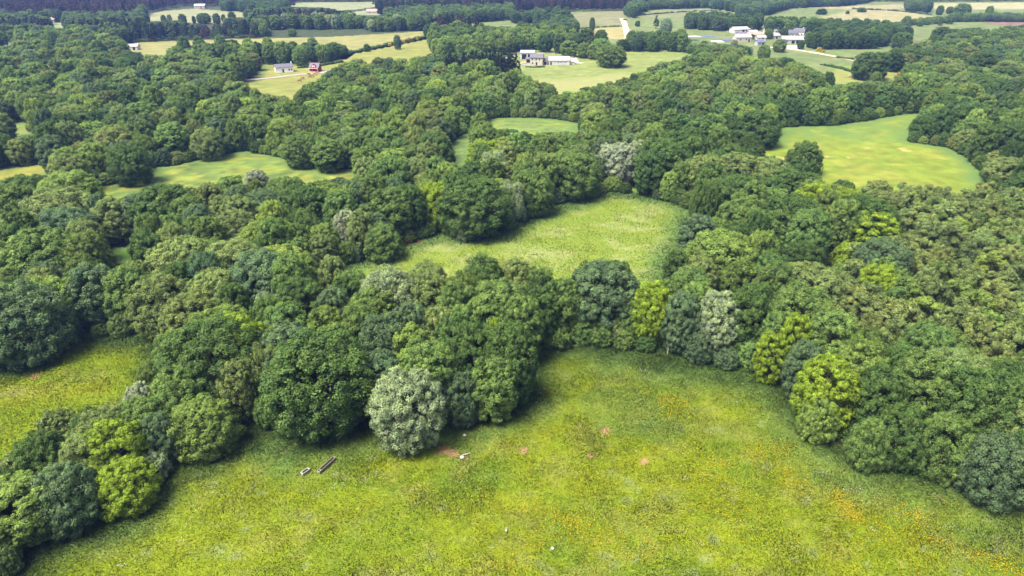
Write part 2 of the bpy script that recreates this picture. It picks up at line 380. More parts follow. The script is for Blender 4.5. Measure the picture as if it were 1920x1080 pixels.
# base ground
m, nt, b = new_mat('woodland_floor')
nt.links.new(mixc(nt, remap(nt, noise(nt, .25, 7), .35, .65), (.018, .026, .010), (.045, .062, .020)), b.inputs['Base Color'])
v = [(-7000, -400), (7000, -400), (7000, 9000), (-7000, 9000)]
tag(link('ground', mesh('ground', [(x, y, 0) for x, y in v], [(0, 1, 2, 3)], m)), kind='structure')
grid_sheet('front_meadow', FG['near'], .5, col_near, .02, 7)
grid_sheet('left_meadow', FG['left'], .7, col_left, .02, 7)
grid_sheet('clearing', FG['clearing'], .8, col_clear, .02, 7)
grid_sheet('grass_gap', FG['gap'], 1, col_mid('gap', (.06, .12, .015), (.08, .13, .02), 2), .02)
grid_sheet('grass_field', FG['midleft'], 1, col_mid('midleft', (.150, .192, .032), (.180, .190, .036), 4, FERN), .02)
grid_sheet('grass_field', FG['farleft'], 1, col_mid('farleft', (.18, .19, .03), (.20, .19, .05), 3), .02)
grid_sheet('grass_field', FG['nook'], 1, col_mid('nook', (.11, .15, .03), (.13, .16, .04), 3), .02)
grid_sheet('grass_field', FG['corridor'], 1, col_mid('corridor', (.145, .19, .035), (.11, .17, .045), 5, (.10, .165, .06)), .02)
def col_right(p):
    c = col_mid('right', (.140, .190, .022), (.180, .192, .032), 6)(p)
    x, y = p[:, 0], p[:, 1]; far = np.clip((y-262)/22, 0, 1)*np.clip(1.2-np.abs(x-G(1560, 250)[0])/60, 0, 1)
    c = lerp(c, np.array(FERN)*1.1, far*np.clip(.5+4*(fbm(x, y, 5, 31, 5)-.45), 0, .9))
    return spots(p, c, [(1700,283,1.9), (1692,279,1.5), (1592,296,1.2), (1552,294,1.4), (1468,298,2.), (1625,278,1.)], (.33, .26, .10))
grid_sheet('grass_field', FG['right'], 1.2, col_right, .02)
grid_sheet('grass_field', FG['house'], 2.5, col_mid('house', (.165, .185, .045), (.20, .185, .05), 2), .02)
grid_sheet('grass_field', FG['ridge'], 4, col_mid('ridge', (.20, .195, .07), (.18, .19, .06), 1), .02)
grid_sheet('grass_field', FG['farm'], 2.5, col_mid('farm', (.148, .188, .052), (.180, .205, .066), 3), .05)
grid_sheet('grass_field', FG['cowfield'], 3, col_mid('cowfield', (.16, .19, .05), (.19, .19, .05), 3), .07)
grid_sheet('grass_field', FG['rightnook'], 3, col_mid('rightnook', (.17, .2, .04), (.19, .2, .05), 3), .02)
PAST = [(870,66),(870,40),(960,30),(1100,14),(1180,-14),(2400,-14),(2400,180),(1950,150),(1700,140),(1560,160),(1500,160),(1300,140),(1100,150),(960,150),(940,120),(1000,90),(900,78)]
FG['pasture'] = GP(PAST)
grid_sheet('pasture', FG['pasture'], 6, col_mid('pasture', (.112, .152, .050), (.148, .165, .066), 1), .03)
def overlay(name, poly, a, b2, z=.10, step=6):
    k = name+str(poly[0]); FG[k] = GP(poly); return grid_sheet(name, FG[k], step, col_mid(k, a, b2, .5), z)
overlay('hay_field', [(1085,55),(1168,50),(1172,72),(1130,74),(1085,70)], (.25, .22, .09), (.22, .21, .09))
overlay('rough_pasture', [(1040,28),(1168,20),(1172,46),(1060,50)], (.15, .155, .075), (.18, .18, .09))
overlay('rough_pasture', [(1185,32),(1230,18),(1390,16),(1420,26),(1330,32),(1200,34)], (.15, .165, .075), (.13, .15, .06))
overlay('tan_field', [(1535,37),(1600,19),(1690,20),(1745,32),(1680,42),(1600,43)], (.24, .22, .11), (.20, .20, .09))
overlay('tan_field', [(1500,14),(1720,8),(1740,16),(1600,18)], (.24, .215, .12), (.22, .21, .10))
overlay('pale_field', [(1740,18),(1760,7),(2100,3),(2100,16)], (.27, .26, .14), (.24, .25, .12))
overlay('ploughed_field', [(1818,37),(2000,40),(2000,54),(1880,48)], (.16, .10, .075), (.20, .13, .09), .12)
overlay('scrub_patch', [(1708,78),(1752,76),(1758,86),(1712,89)], (.17, .12, .08), (.14, .11, .06), .12)
overlay('farm_yard', [(968,124),(990,117),(1000,123),(1030,123),(1030,120),(1000,113),(970,118)], (.30, .24, .15), (.2, .2, .1), .12, 1.5)
overlay('far_field', [(272,34),(300,22),(360,17),(466,24),(462,32),(420,34),(275,40)], (.19, .20, .10), (.21, .21, .12))
overlay('far_field', [(330,40),(380,34),(432,40),(400,45)], (.19, .20, .10), (.21, .21, .12), .14)
overlay('far_field', [(520,12),(560,5),(700,4),(716,11),(640,20),(610,14)], (.19, .21, .11), (.17, .2, .11))
overlay('far_field', [(645,27),(690,20),(722,22),(700,29)], (.19, .21, .11), (.17, .2, .11))
overlay('far_field', [(85,52),(95,43),(125,42),(124,53)], (.2, .22, .1), (.17, .2, .11))
overlay('far_field', [(-60,84),(0,78),(36,74),(36,82),(0,86)], (.2, .22, .12), (.17, .2, .11))
overlay('far_field', [(484,52),(530,45),(560,46),(520,53)], (.2, .22, .12), (.17, .2, .11))

ROADM = simple('lane_asphalt', (.24, .22, .20), .9, .15, .4); TRACKM = simple('sandy_track', (.42, .34, .24), .95, .2, .3)
def strip(name, pts, w, mat, z=.16):
    g = GP(pts); v, f = [], []
    for i, p in enumerate(g):
        t = unit((g[min(i+1, len(g)-1)]-g[max(i-1, 0)])[None])[0]; n = np.array((-t[1], t[0]))*w/2
        v += [(*(p+n), z), (*(p-n), z)]
        if i: f.append((2*i-2, 2*i-1, 2*i+1, 2*i))
    tag(link(name, mesh(name, v, f, mat)), kind='structure')
strip('lane', [(440,153),(480,149),(520,145),(560,140),(600,137),(640,128)], 4.5, ROADM)
strip('track', [(1166,35),(1170,42),(1173,52),(1177,70),(1178,80)], 5.5, TRACKM)
strip('lane', [(1435,88),(1480,92),(1520,98),(1560,105),(1600,113),(1660,122)], 5, TRACKM)
strip('lane', [(940,110),(1000,102),(1035,98),(1065,95)], 3.5, ROADM)
strip('track', [(1072,104),(1076,110),(1079,117),(1092,119)], 4.5, TRACKM)

# ------------------------------------------------------------------ trees: the ones the photograph lets you tell apart
# (x of crown, y of top, width, colour, form, height in metres)
HAND = [
 # left hedgerow
 (18,905,130,'L','tall',9),(100,880,125,'B','skirt',9),(62,815,95,'D','skirt',8.5),(150,818,100,'O','skirt',9),(195,792,120,'Y','chestnut',10),(222,868,110,'Y','skirt',7),
 (284,850,50,'W','bush',4.2),(285,778,80,'B','skirt',8),(100,772,70,'O','bush',5.2),(160,770,75,'D','skirt',6),(372,752,120,'L','skirt',8.5),(335,686,125,'G','skirt',11),(262,752,105,'G','skirt',8),(185,768,105,'O','skirt',7.5),
 (255,722,60,'S','bush',6),(225,760,70,'G','bush',5.5),(0,860,90,'O','bush',6),
 # upper end of the hedgerow, front clump
 (385,610,190,'D','oak',14),(432,590,120,'Y','chestnut',13.5),(318,622,80,'G','tall',10),(490,648,70,'O','weeping',12),(588,638,200,'D','oak',15),(515,660,70,'B','tall',11),
 (760,700,138,'W','oak',12.4),(860,700,80,'B','skirt',9),(925,668,90,'G','oak',11.5),(935,704,60,'L','skirt',7),(795,640,110,'G','oak',14),(768,610,74,'L','oak',13),
 (715,592,95,'B','oak',14),(890,604,90,'D','oak',14),(955,606,95,'D','oak',15),(928,594,34,'Y','chestnut',14),(535,610,110,'B','oak',12.5),(620,612,70,'G','tall',12.5),
 (672,570,70,'G','oak',13),(555,523,95,'D','oak',12.5),(522,554,50,'Y','chestnut',8.5),(494,546,32,'S','tall',8),(495,580,38,'S','bush',5),(606,574,72,'L','oak',12),
 (622,540,70,'B','oak',12),(645,518,60,'D','oak',12),(722,508,105,'W','oak',13),(800,508,60,'O','oak',13),(855,528,75,'G','oak',13),(935,528,110,'G','oak',14.5),(975,556,84,'G','oak',13.5),
 (765,568,70,'B','oak',13),(820,576,60,'O','oak',12.5),(905,480,80,'D','oak',13),(968,486,50,'O','oak',12.5),(800,496,90,'O','oak',12),(1010,500,60,'G','oak',12),
 # hedge between meadow and clearing
 (1018,538,40,'D','tall',12),(1055,520,70,'G','tall',13),(1050,616,42,'G','bush',4),(1135,496,135,'B','oak',14),(1112,490,70,'D','oak',13),(1155,490,50,'D','tall',13.5),(1160,600,36,'O','bush',5),(1185,560,50,'G','tall',9),
 (1226,530,55,'Y','tall',13),(1285,548,62,'B','tall',12.5),(1352,548,80,'W','tall',13),(1408,540,75,'D','tall',14),(1270,520,50,'G','oak',11),
 # left edge of the right-hand wood
 (1502,586,58,'Y','chestnut',13),(1455,622,60,'Y','chestnut',10),(1510,540,120,'G','oak',13.5),(1570,585,100,'G','oak',13),(1516,640,60,'B','tall',11),(1565,668,115,'Y','chestnut',13),(1628,632,95,'L','chestnut',13.5),
 (1545,740,70,'L','skirt',8),(1665,690,90,'D','oak',13),(1745,660,110,'G','oak',14),(1835,692,110,'D','oak',14),(1900,700,110,'D','oak',14.5),(1700,760,100,'D','skirt',10),(1790,780,100,'G','skirt',10),(1890,820,120,'B','skirt',10),(1640,790,70,'G','skirt',8),(1910,740,80,'O','oak',12),
 # right of the clearing
 (1322,292,85,'O','oak',12),(1385,288,90,'O','oak',12),(1445,295,80,'O','oak',11.5),(1402,368,100,'G','oak',13),(1412,388,66,'L','oak',11),(1312,402,70,'B','oak',11.5),(1358,438,140,'L','oak',13),(1272,470,45,'D','tall',10),
 (1490,368,120,'D','oak',14),(1440,440,70,'D','skirt',10),(1535,340,80,'Y','chestnut',13),(1596,350,90,'Y','chestnut',13),(1625,370,130,'D','oak',13),(1648,394,88,'Y','chestnut',12),(1598,456,60,'Y','bush',6),(1665,450,100,'B','oak',11),
 (1515,266,64,'D','skirt',10.5),(1420,208,85,'D','skirt',13),(1520,500,140,'O','oak',11),(1655,497,75,'Y','oak',10),
 # above the clearing
 (888,334,130,'D','oak',15),(815,344,70,'Y','oak',12.5),(878,402,62,'W','bush',6),(958,340,60,'W','weeping',12),(1000,318,80,'G','oak',13),(1072,284,100,'G','oak',14),(1040,300,60,'G','skirt',11),(1158,268,80,'S','oak',13),(1245,262,110,'D','oak',14.5),(1258,322,34,'L','tall',9),(1205,262,60,'W','tall',13),
 (925,284,66,'W','weeping',12),(908,258,70,'Y','chestnut',12),(905,230,52,'D','bush',7),(735,280,75,'L','oak',12),(812,252,80,'D','oak',13),(780,270,70,'G','oak',12),
 # middle wood left of the clearing
 (478,318,46,'S','tall',10),(645,394,46,'S','tall',11),(672,394,50,'O','oak',12),(714,420,70,'G','skirt',9),(730,350,80,'G','tall',14),(765,345,60,'D','tall',14),(640,350,70,'L','oak',11),(430,332,70,'G','oak',11),(300,348,120,'D','oak',14),(345,368,70,'G','oak',12.5),
 (255,362,70,'B','oak',12.5),(205,370,70,'O','oak',12),(122,322,110,'L','oak',12.5),(100,356,130,'O','oak',12),(35,330,90,'D','oak',10),(60,432,140,'G','oak',13.5),(150,414,70,'O','oak',11),(165,452,70,'O','skirt',8),
 (412,366,50,'O','tall',11),(20,536,170,'B','skirt',14),(65,520,60,'L','oak',12),(160,496,90,'B','oak',13.5),(100,520,80,'L','oak',12),(230,500,90,'G','oak',13),(330,450,130,'O','oak',13),(290,520,110,'O','oak',12),(430,454,120,'O','oak',12.5),
 (385,240,60,'O','oak',11),(170,268,60,'L','oak',12),(235,272,75,'D','oak',12.5),(120,290,70,'O','oak',12),(560,252,70,'G','oak',11),(612,260,60,'G','tall',11),
]
LONE = [
 (1727,39,10,'D','bush',5,'leftmost of the small trees on the rising hedge, top right'),(1740,37,9,'G','bush',5,'second of the small trees on the rising hedge, top right'),(1766,32,9,'G','oak',8,'third of the small trees on the rising hedge, top right'),(1785,25,14,'G','oak',10,'tallest of the small trees on the rising hedge, top right'),(1590,20,7,'D','bush',3.5,'tiny in the tan field of the top right slope'),(1372,24,13,'G','oak',10,'at the left foot of the upper woods left of the village'),
 (1443,54,16,'G','oak',8,'behind the village roofs, at the left'),(1471,52,15,'D','oak',8,'behind the village roofs, in the middle'),(1410,64,11,'G','bush',4,'between the two long village barns'),(1503,76,13,'D','oak',6,'at the right end of the village stable'),(1378,74,14,'W','oak',7,'at the left end of the village'),
 (1068,76,36,'L','oak',10.5,'above the farm drive, beside the low white wall'),(1096,80,26,'L','oak',10,'at the left end of the long white garden wall'),(1114,82,24,'L','oak',10,'behind the long white garden wall'),(1100,54,34,'D','oak',14,'behind the trees above the farm, left of a pair'),(1128,56,26,'D','oak',13,'behind the trees above the farm, right of a pair'),(1022,62,28,'D','oak',13,'right behind the open barn of the farm'),(1050,64,24,'G','oak',13,'behind the field shelter above the farm'),  # single trees among the far fields
 (1147,84,58,'G','oak',13,'standing at the field edge right of the white farm'),(1128,72,40,'G','oak',13,'behind the white farm, next to the larger field-edge tree'),(932,98,26,'G','oak',9,'left of the white farmhouse'),(744,66,15,'B','oak',10,'standing in the hedge with yellow gorse'),(687,83,13,'D','bush',5,'low in the gorse hedge, at its left end'),
 (1278,54,22,'G','oak',12,'in the pasture above the tree belt left of the village'),(1250,34,24,'W','oak',13,'in the upper pasture left of the village'),(1232,26,14,'D','pine',13,'in the upper pasture beside a paler tree'),(1196,39,9,'D','bush',5,'alone right of the sandy track'),(1111,33,11,'G','oak',12,'alone in the rough pasture left of the sandy track'),(1082,40,11,'G','oak',9,'by the hay field'),
 (1638,97,66,'D','oak',15,'at the lane end right of the village'),(1695,60,38,'D','oak',12,'in the pasture right of the village'),(1702,30,18,'G','oak',11,'in the middle of the top right pasture'),(1542,16,20,'D','bush',6,'on the top right slope'),(1617,14,17,'D','bush',5,'on the top right slope by the tan field'),(1662,37,15,'D','bush',5,'on a field boundary of the top right slope'),(1765,10,13,'G','oak',10,'near the top right corner, leftmost of four'),(1783,12,13,'D','oak',8,'near the top right corner, second of four'),(1808,6,28,'G','oak',13,'near the top right corner, third of four'),(1858,11,14,'G','oak',10,'near the top right corner, last of four'),
 (1768,50,34,'D','oak',13,'left one of a dark pair right of the village'),(1815,54,36,'D','oak',12,'right one of a dark pair right of the village'),(1435,84,23,'G','oak',10,'in front of the village houses, left of two'),(1464,73,24,'G','oak',9,'in front of the village houses, right of two'),(1728,78,14,'W','bush',6,'in the brown scrub patch'),(1555,135,28,'D','skirt',10,'left of the grazing cattle'),(1645,135,22,'G','oak',9,'right of the grazing cattle'),
 (305,28,10,'D','oak',9,'leftmost of the row in the far left field'),(316,27,9,'W','oak',9,'second of the row in the far left field'),(340,26,15,'D','oak',10,'third of the row in the far left field'),(362,30,7,'D','oak',7,'smallest of the row in the far left field'),(380,24,25,'D','oak',10,'broadest of the row in the far left field'),(404,25,14,'D','oak',10,'sixth of the row in the far left field'),(418,27,9,'D','oak',8,'seventh of the row in the far left field'),(433,22,15,'D','oak',11,'rightmost of the row in the far left field'),
]
trees = []   # dict: x,y,r,h,col,form,hand,px,py,w
def solve(x, ytop, w, h):
    g = G(x, ytop+.03*w, h); ax = P(g[0], g[1], h*.6)[2]
    return g[0], g[1], w*ax/F/2
for t in HAND:
    x, y, r = solve(t[0], t[1], t[2], t[5]); trees.append(dict(x=x, y=y, r=r, h=t[5], col=t[3], form=t[4], hand=True))

# woods are filled up between the trees placed by hand
MAIN = [(-330,1300),(-330,100),(0,98),(215,92),(260,108),(335,120),(400,121),(495,128),(452,160),(452,186),(520,206),(552,212),(570,190),(610,172),(640,150),(660,140),(820,132),(900,122),(955,132),(985,174),(1060,198),(1150,182),(1222,152),(1300,128),(1400,124),(1480,121),(1540,136),(1556,168),(1600,166),(1700,153),(1760,146),(1890,137),(1905,146),(1925,176),(2250,170),(2350,1300)]
WILLOWZ = [[(1395,530),(1480,512),(1600,505),(1620,360),(1700,345),(1880,350),(2100,380),(2200,680),(1900,690),(1700,640),(1560,600),(1470,545)]]
PAL = [   # crown-pixel zones: polygon, weights
 ([(-400,60),(480,90),(480,260),(-400,260)], 'O3 G4 L2 D2 B1'),
 ([(480,90),(960,130),(960,300),(480,300)], 'L3 G4 O2 D1 B1'),
 ([(960,100),(1560,100),(1560,175),(960,230)], 'L3 O3 G3 D1'),
 ([(960,170),(1920,170),(1920,260),(960,260)], 'D4 G3 L1 B1'),
 ([(1700,180),(2100,180),(2100,360),(1700,360)], 'D4 G2 O2 B1'),
 ([(400,300),(800,300),(800,520),(400,520)], 'G4 O2 L2 D2 B1'),
 ([(480,480),(1000,480),(1000,780),(480,780)], 'G4 D4 B2 O1'),
 ([(-300,300),(400,300),(400,640),(-300,640)], 'G3 O4 D2 B2 L1'),
 ([(1250,250),(1700,250),(1700,540),(1250,540)], 'G4 D4 L1 O1'),
 ([(1400,500),(2100,500),(2100,1000),(1400,1000)], 'G3 D5 O1'),
]
def parse(s): return [t[0] for t in s.split()], np.array([float(t[1:]) for t in s.split()])
PALP = [(np.array(p, float), *parse(s)) for p, s in PAL]
def pick(px, py):
    for p, ks, ws in PALP:
        if inside(np.array([[px, py]]), p)[0]: return rng.choice(ks, p=ws/ws.sum())
    return rng.choice(list('GDLOB'), p=[.36, .27, .13, .14, .10])
MAING = GP(MAIN); WILP = [np.array(p, float) for p in WILLOWZ]
cell = {}
def put(x, y, r):
    cell.setdefault((int(x//8), int(y//8)), []).append((x, y, r))
def clash(x, y, r, k):
    i, j = int(x//8), int(y//8)
    for a in range(i-2, i+3):
        for b_ in range(j-2, j+3):
            for (u, v_, s) in cell.get((a, b_), ()):
                if (u-x)**2+(v_-y)**2 < (k*(r+s))**2: return True
    return False
for t in trees: put(t['x'], t['y'], t['r']*(.9 if t['form'] != 'bush' else .6))
def fill(poly, n, kfn, minfield=.75, wild=None, spacing=.76):
    lo, hi = poly.min(0), poly.max(0)
    # denser candidates near the camera: sample in log distance
    yy = np.exp(rng.uniform(math.log(max(40, lo[1])), math.log(hi[1]), n)); wmax = np.maximum(abs(lo[0]), abs(hi[0]))
    xx = rng.uniform(-1, 1, n)*np.minimum(.86*yy+25, wmax)
    pts = np.c_[xx, yy]; ok = inside(pts, poly); pts = pts[ok]
    sd = np.full(len(pts), 1e9)
    for k in FIELDS: sd = np.minimum(sd, sdist(pts, FG[k]))
    out = 0
    for (x, y), s in zip(pts, sd):
        if s < 1.2: continue
        spec = kfn(x, y)
        if spec is None: continue
        r, h, col, form = spec
        if s < minfield*r: continue
        if clash(x, y, r, spacing): continue
        while h > 4.5 and hides(x, y, r, h): h *= .88; r *= .95
        if hides(x, y, r, h): continue
        put(x, y, r); trees.append(dict(x=x, y=y, r=r, h=h, col=col, form=form, hand=False)); out += 1
    return out
def main_kind(x, y):
    h = float(np.clip(rng.normal(11.4, 1.8), 7, 15)); px, py, ax = P(x, y, h*.6)
    if any(inside(np.array([[px, py]]), w)[0] for w in WILP):
        return rng.uniform(2.2, 3.9), rng.uniform(7, 10), rng.choice(list('OOOOOLG')), 'willow'
    col = pick(px, py); r = float(np.clip(rng.normal(5.2, 1.5), 2.9, 8.4))
    form = rng.choice(['oak', 'oak', 'oak', 'tall', 'skirt']) if col != 'Y' else 'chestnut'
    return r, h, col, form
def far_wood(poly, pal, form, h0, r0, n=None):
    ks, ws = parse(pal); g = GP(poly); lo, hi = g.min(0), g.max(0)
    n = n or int(min(30000, (hi[0]-lo[0])*(hi[1]-lo[1])/(r0*r0)*3)); pts = np.c_[rng.uniform(lo[0], hi[0], n), rng.uniform(lo[1], hi[1], n)]
    ok = inside(pts, g)
    for hp in [v for k, v in FG.items() if k.startswith('far_field')]: ok &= ~(sdist(pts, hp) < 2)
    ok &= np.abs(pts[:, 0]) < .82*pts[:, 1]+30
    for x, y in pts[ok]:
        r = r0*rng.uniform(.75, 1.2)
        if clash(x, y, r, .72): continue
        h = h0*rng.uniform(.85, 1.15)
        if hides(x, y, r, h):
            h *= .6
            if hides(x, y, r, h): continue
        put(x, y, r); trees.append(dict(x=x, y=y, r=r, h=h, col=rng.choice(ks, p=ws/ws.sum()), form=form, hand=False))
far_wood([(838,158),(978,156),(972,143),(900,139),(845,144)], 'P1', 'pine', 15, 3.2, 3000)
fill(MAING, 60000, main_kind)
# small trees crowding the edges so that the woods keep a skirt
def skirt_kind(x, y):
    if y > 260: return None
    px, py, ax = P(x, y, 3); return rng.uniform(1.6, 2.6), rng.uniform(3, 5.5), pick(px, py), 'skirt'
for key in ('near', 'left', 'clearing', 'midleft', 'corridor', 'right'):
    g = FG[key]; cc = g.mean(0)
    for i in range(len(g)):
        a, b_ = g[i], g[(i+1) % len(g)]; L_ = np.linalg.norm(b_-a)
        for s_ in np.arange(.5, L_, 2.2):
            p = a+(b_-a)*s_/L_; n_ = np.array((-(b_-a)[1], (b_-a)[0]))/L_
            if inside((p+n_*.5)[None], g)[0]: n_ = -n_
            r = rng.uniform(1.7, 3.); h = r*rng.uniform(1.5, 2.3); x, y = p+n_*r*rng.uniform(.75, 1.3)
            if y < 45 or min(sdist(np.array([[x, y]]), FG[k])[0] for k in ('near', 'left', 'clearing', 'midleft', 'right')) < .7*r: continue
            if clash(x, y, r, .56) or hides(x, y, r, h): continue
            put(x, y, r); px, py, ax = P(x, y, h*.6); trees.append(dict(x=x, y=y, r=r, h=h, col=pick(px, py), form='skirt', hand=False))
# ---- far woods
WOODS = [ # polygon, palette, form, height, radius
 ([(316,104),(340,116),(460,120),(560,123),(612,118),(650,106),(640,101),(400,103)], 'G4 L2 D2 B1', 'oak', 12.5, 4.6),
 ([(800,72),(812,100),(835,119),(870,117),(900,112),(945,101),(985,96),(1040,90),(1085,92),(1085,82),(980,78),(900,72)], 'G4 L3 D2', 'oak', 12.5, 4.6),
 ([(803,72),(905,76),(900,66),(830,60)], 'N2 P2', 'pine', 16, 3.6),
 ([(880,70),(1000,78),(1010,70),(880,62)], 'B2 G2', 'oak', 12, 4.5),
 ([(1160,96),(1285,99),(1290,89),(1230,86),(1165,86)], 'G3 B2 D2', 'oak', 12, 4.2),
 ([(1280,98),(1330,107),(1405,107),(1405,97),(1350,93),(1290,88)], 'G3 D2 W1', 'oak', 11, 4.2),
 ([(1285,54),(1340,58),(1415,61),(1420,53),(1350,46),(1290,47)], 'D3 B2', 'oak', 12, 5),
 ([(1440,66),(1530,70),(1540,60),(1440,54)], 'D3 G2', 'oak', 12, 4.6),
 ([(1535,76),(1700,77),(1700,67),(1540,56)], 'D3 B2', 'oak', 11, 5),
 ([(1560,93),(1630,94),(1660,86),(1640,79),(1565,83)], 'D3 G1', 'oak', 11.5, 5),
 ([(1500,90),(1560,94),(1560,84),(1505,82)], 'D2 G2', 'oak', 11, 4.4),
 ([(1600,138),(1700,136),(1790,134),(1900,137),(2350,160),(2350,60),(1900,72),(1840,84),(1780,92),(1740,104),(1680,122)], 'G4 O2 D3 B1', 'oak', 12, 4.6),
 ([(1755,82),(1830,82),(1830,72),(1760,73)], 'G2 D1', 'oak', 8, 4),
 ([(1790,41),(2100,43),(2100,35),(1790,37)], 'G2 B1', 'oak', 7, 3.6),
 ([(1695,50),(1760,44),(1800,41),(1800,37),(1700,46)], 'G2 B1', 'bush', 5, 3),
 ([(1700,22),(1740,24),(1745,14),(1700,12)], 'B2 G1', 'oak', 11, 4.6),
 ([(1390,36),(1440,29),(1480,16),(1600,11),(1650,0),(1300,-6),(1335,17),(1380,24)], 'B3 G2', 'oak', 11, 4.8),
 ([(1175,31),(1190,34),(1215,19),(1335,15),(1335,6),(1215,7),(1180,19)], 'G2 B2', 'oak', 11, 4.4),
 ([(950,24),(1020,24),(1225,19),(1300,-4),(1300,-14),(900,-14)], 'N3 P2', 'pine', 14, 3.6),
 ([(1005,48),(1060,51),(1066,43),(1000,41)], 'B2 D1', 'tall', 14, 4),
 ([(960,45),(1000,44),(1000,36),(960,38)], 'B2 D1', 'oak', 10, 4),
 ([(1570,4),(2400,2),(2400,-14),(1570,-14)], 'D2 P1', 'pine', 12, 4),
 ([(1000,66),(1030,62),(1040,50),(1075,52),(1082,70),(1050,78)], 'B2 G1', 'oak', 11, 4.2),
 ([(480,70),(620,68),(690,60),(800,58),(800,48),(600,50),(480,52)], 'G3 B2 W1', 'oak', 12, 4.8),
 ([(690,50),(880,44),(960,38),(960,26),(800,30),(640,38)], 'G2 B3', 'oak', 12, 4.8),
 ([(480,52),(640,42),(960,28),(960,16),(720,24),(500,44)], 'P3 N2', 'pine', 14, 3.6),
 ([(-330,100),(0,98),(100,95),(215,90),(240,82),(240,72),(-330,76)], 'G4 L2 B2', 'oak', 12, 4.8),
 ([(240,80),(300,77),(480,71),(480,52),(320,60),(60,72),(-330,74),(-330,66),(60,60)], 'P3 B2 N1', 'pine', 14, 3.8),
 ([(-330,66),(60,60),(320,56),(480,50),(470,30),(620,40),(720,26),(480,36),(275,42),(125,42),(100,40),(-330,48)], 'B3 G2 P1', 'oak', 11, 4.8),
 ([(-330,46),(60,40),(140,36),(220,38),(272,26),(340,12),(500,14),(900,14),(900,-14),(-330,-14)], 'N5 P1', 'pine', 14, 3.8),
 ([(420,26),(620,38),(650,22),(530,12),(420,14)], 'B3 D2', 'oak', 11, 4.8),
 ([(700,24),(960,20),(960,4),(720,6)], 'B3 P2', 'oak', 11, 4.8),
 ([(215,30),(275,36),(272,26),(225,24)], 'G2 B1', 'oak', 10, 4.8),
]
for w_ in WOODS: far_wood(*w_)

for t in trees:      # slender trees take the tall form, none is a pole
    if t['form'] in ('oak', 'skirt', 'tall') and t['h'] > 7:
        t['r'] = max(t['r'], t['h']/3.5)
        if t['h']/t['r'] > 2.45 and t['form'] == 'oak': t['form'] = 'tall'
# visibility and size on the picture
for t in trees:
    t['px'], t['py'], ax = P(t['x'], t['y'], t['h']*.6); t['w'] = 2*t['r']*F/ax; t['ax'] = ax
trees = [t for t in trees if t['y'] > 30 and -160-t['w'] < t['px'] < 2080+t['w'] and -60 < t['py'] < 1080+1.5*t['w']]
KIND = {'oak': 'broadleaf_tree', 'tall': 'broadleaf_tree', 'skirt': 'broadleaf_tree', 'chestnut': 'broadleaf_tree', 'weeping': 'broadleaf_tree', 'willow': 'willow_tree', 'bush': 'shrub', 'pine': 'pine_tree'}
LIMIT = {'broadleaf_tree': 300, 'willow_tree': 280, 'shrub': 60, 'pine_tree': 40}
solo, mass = [], []
for kind in LIMIT:
    ts = sorted([t for t in trees if KIND[t['form']] == kind], key=lambda t: (-t['w']*(1.15 if t['hand'] else 1)))
    out = lambda t: t['px'] < -.5*t['w'] or t['px'] > 1920+.5*t['w'] or t['py'] > 1080+.6*t['w']
    vis = [t for t in ts if not out(t)]; hid = [t for t in ts if out(t)]
    if kind == 'pine_tree': vis = [t for t in vis if t['col'] == 'P' and 820 < t['px'] < 1000 and 100 < t['py'] < 160]; hid = [t for t in ts if t not in vis]
    solo += vis[:LIMIT[kind]]; mass += vis[LIMIT[kind]:]+hid
print('trees', len(trees), 'solo', len(solo), 'mass', len(mass), {k: sum(KIND[t['form']] == k for t in solo) for k in LIMIT})

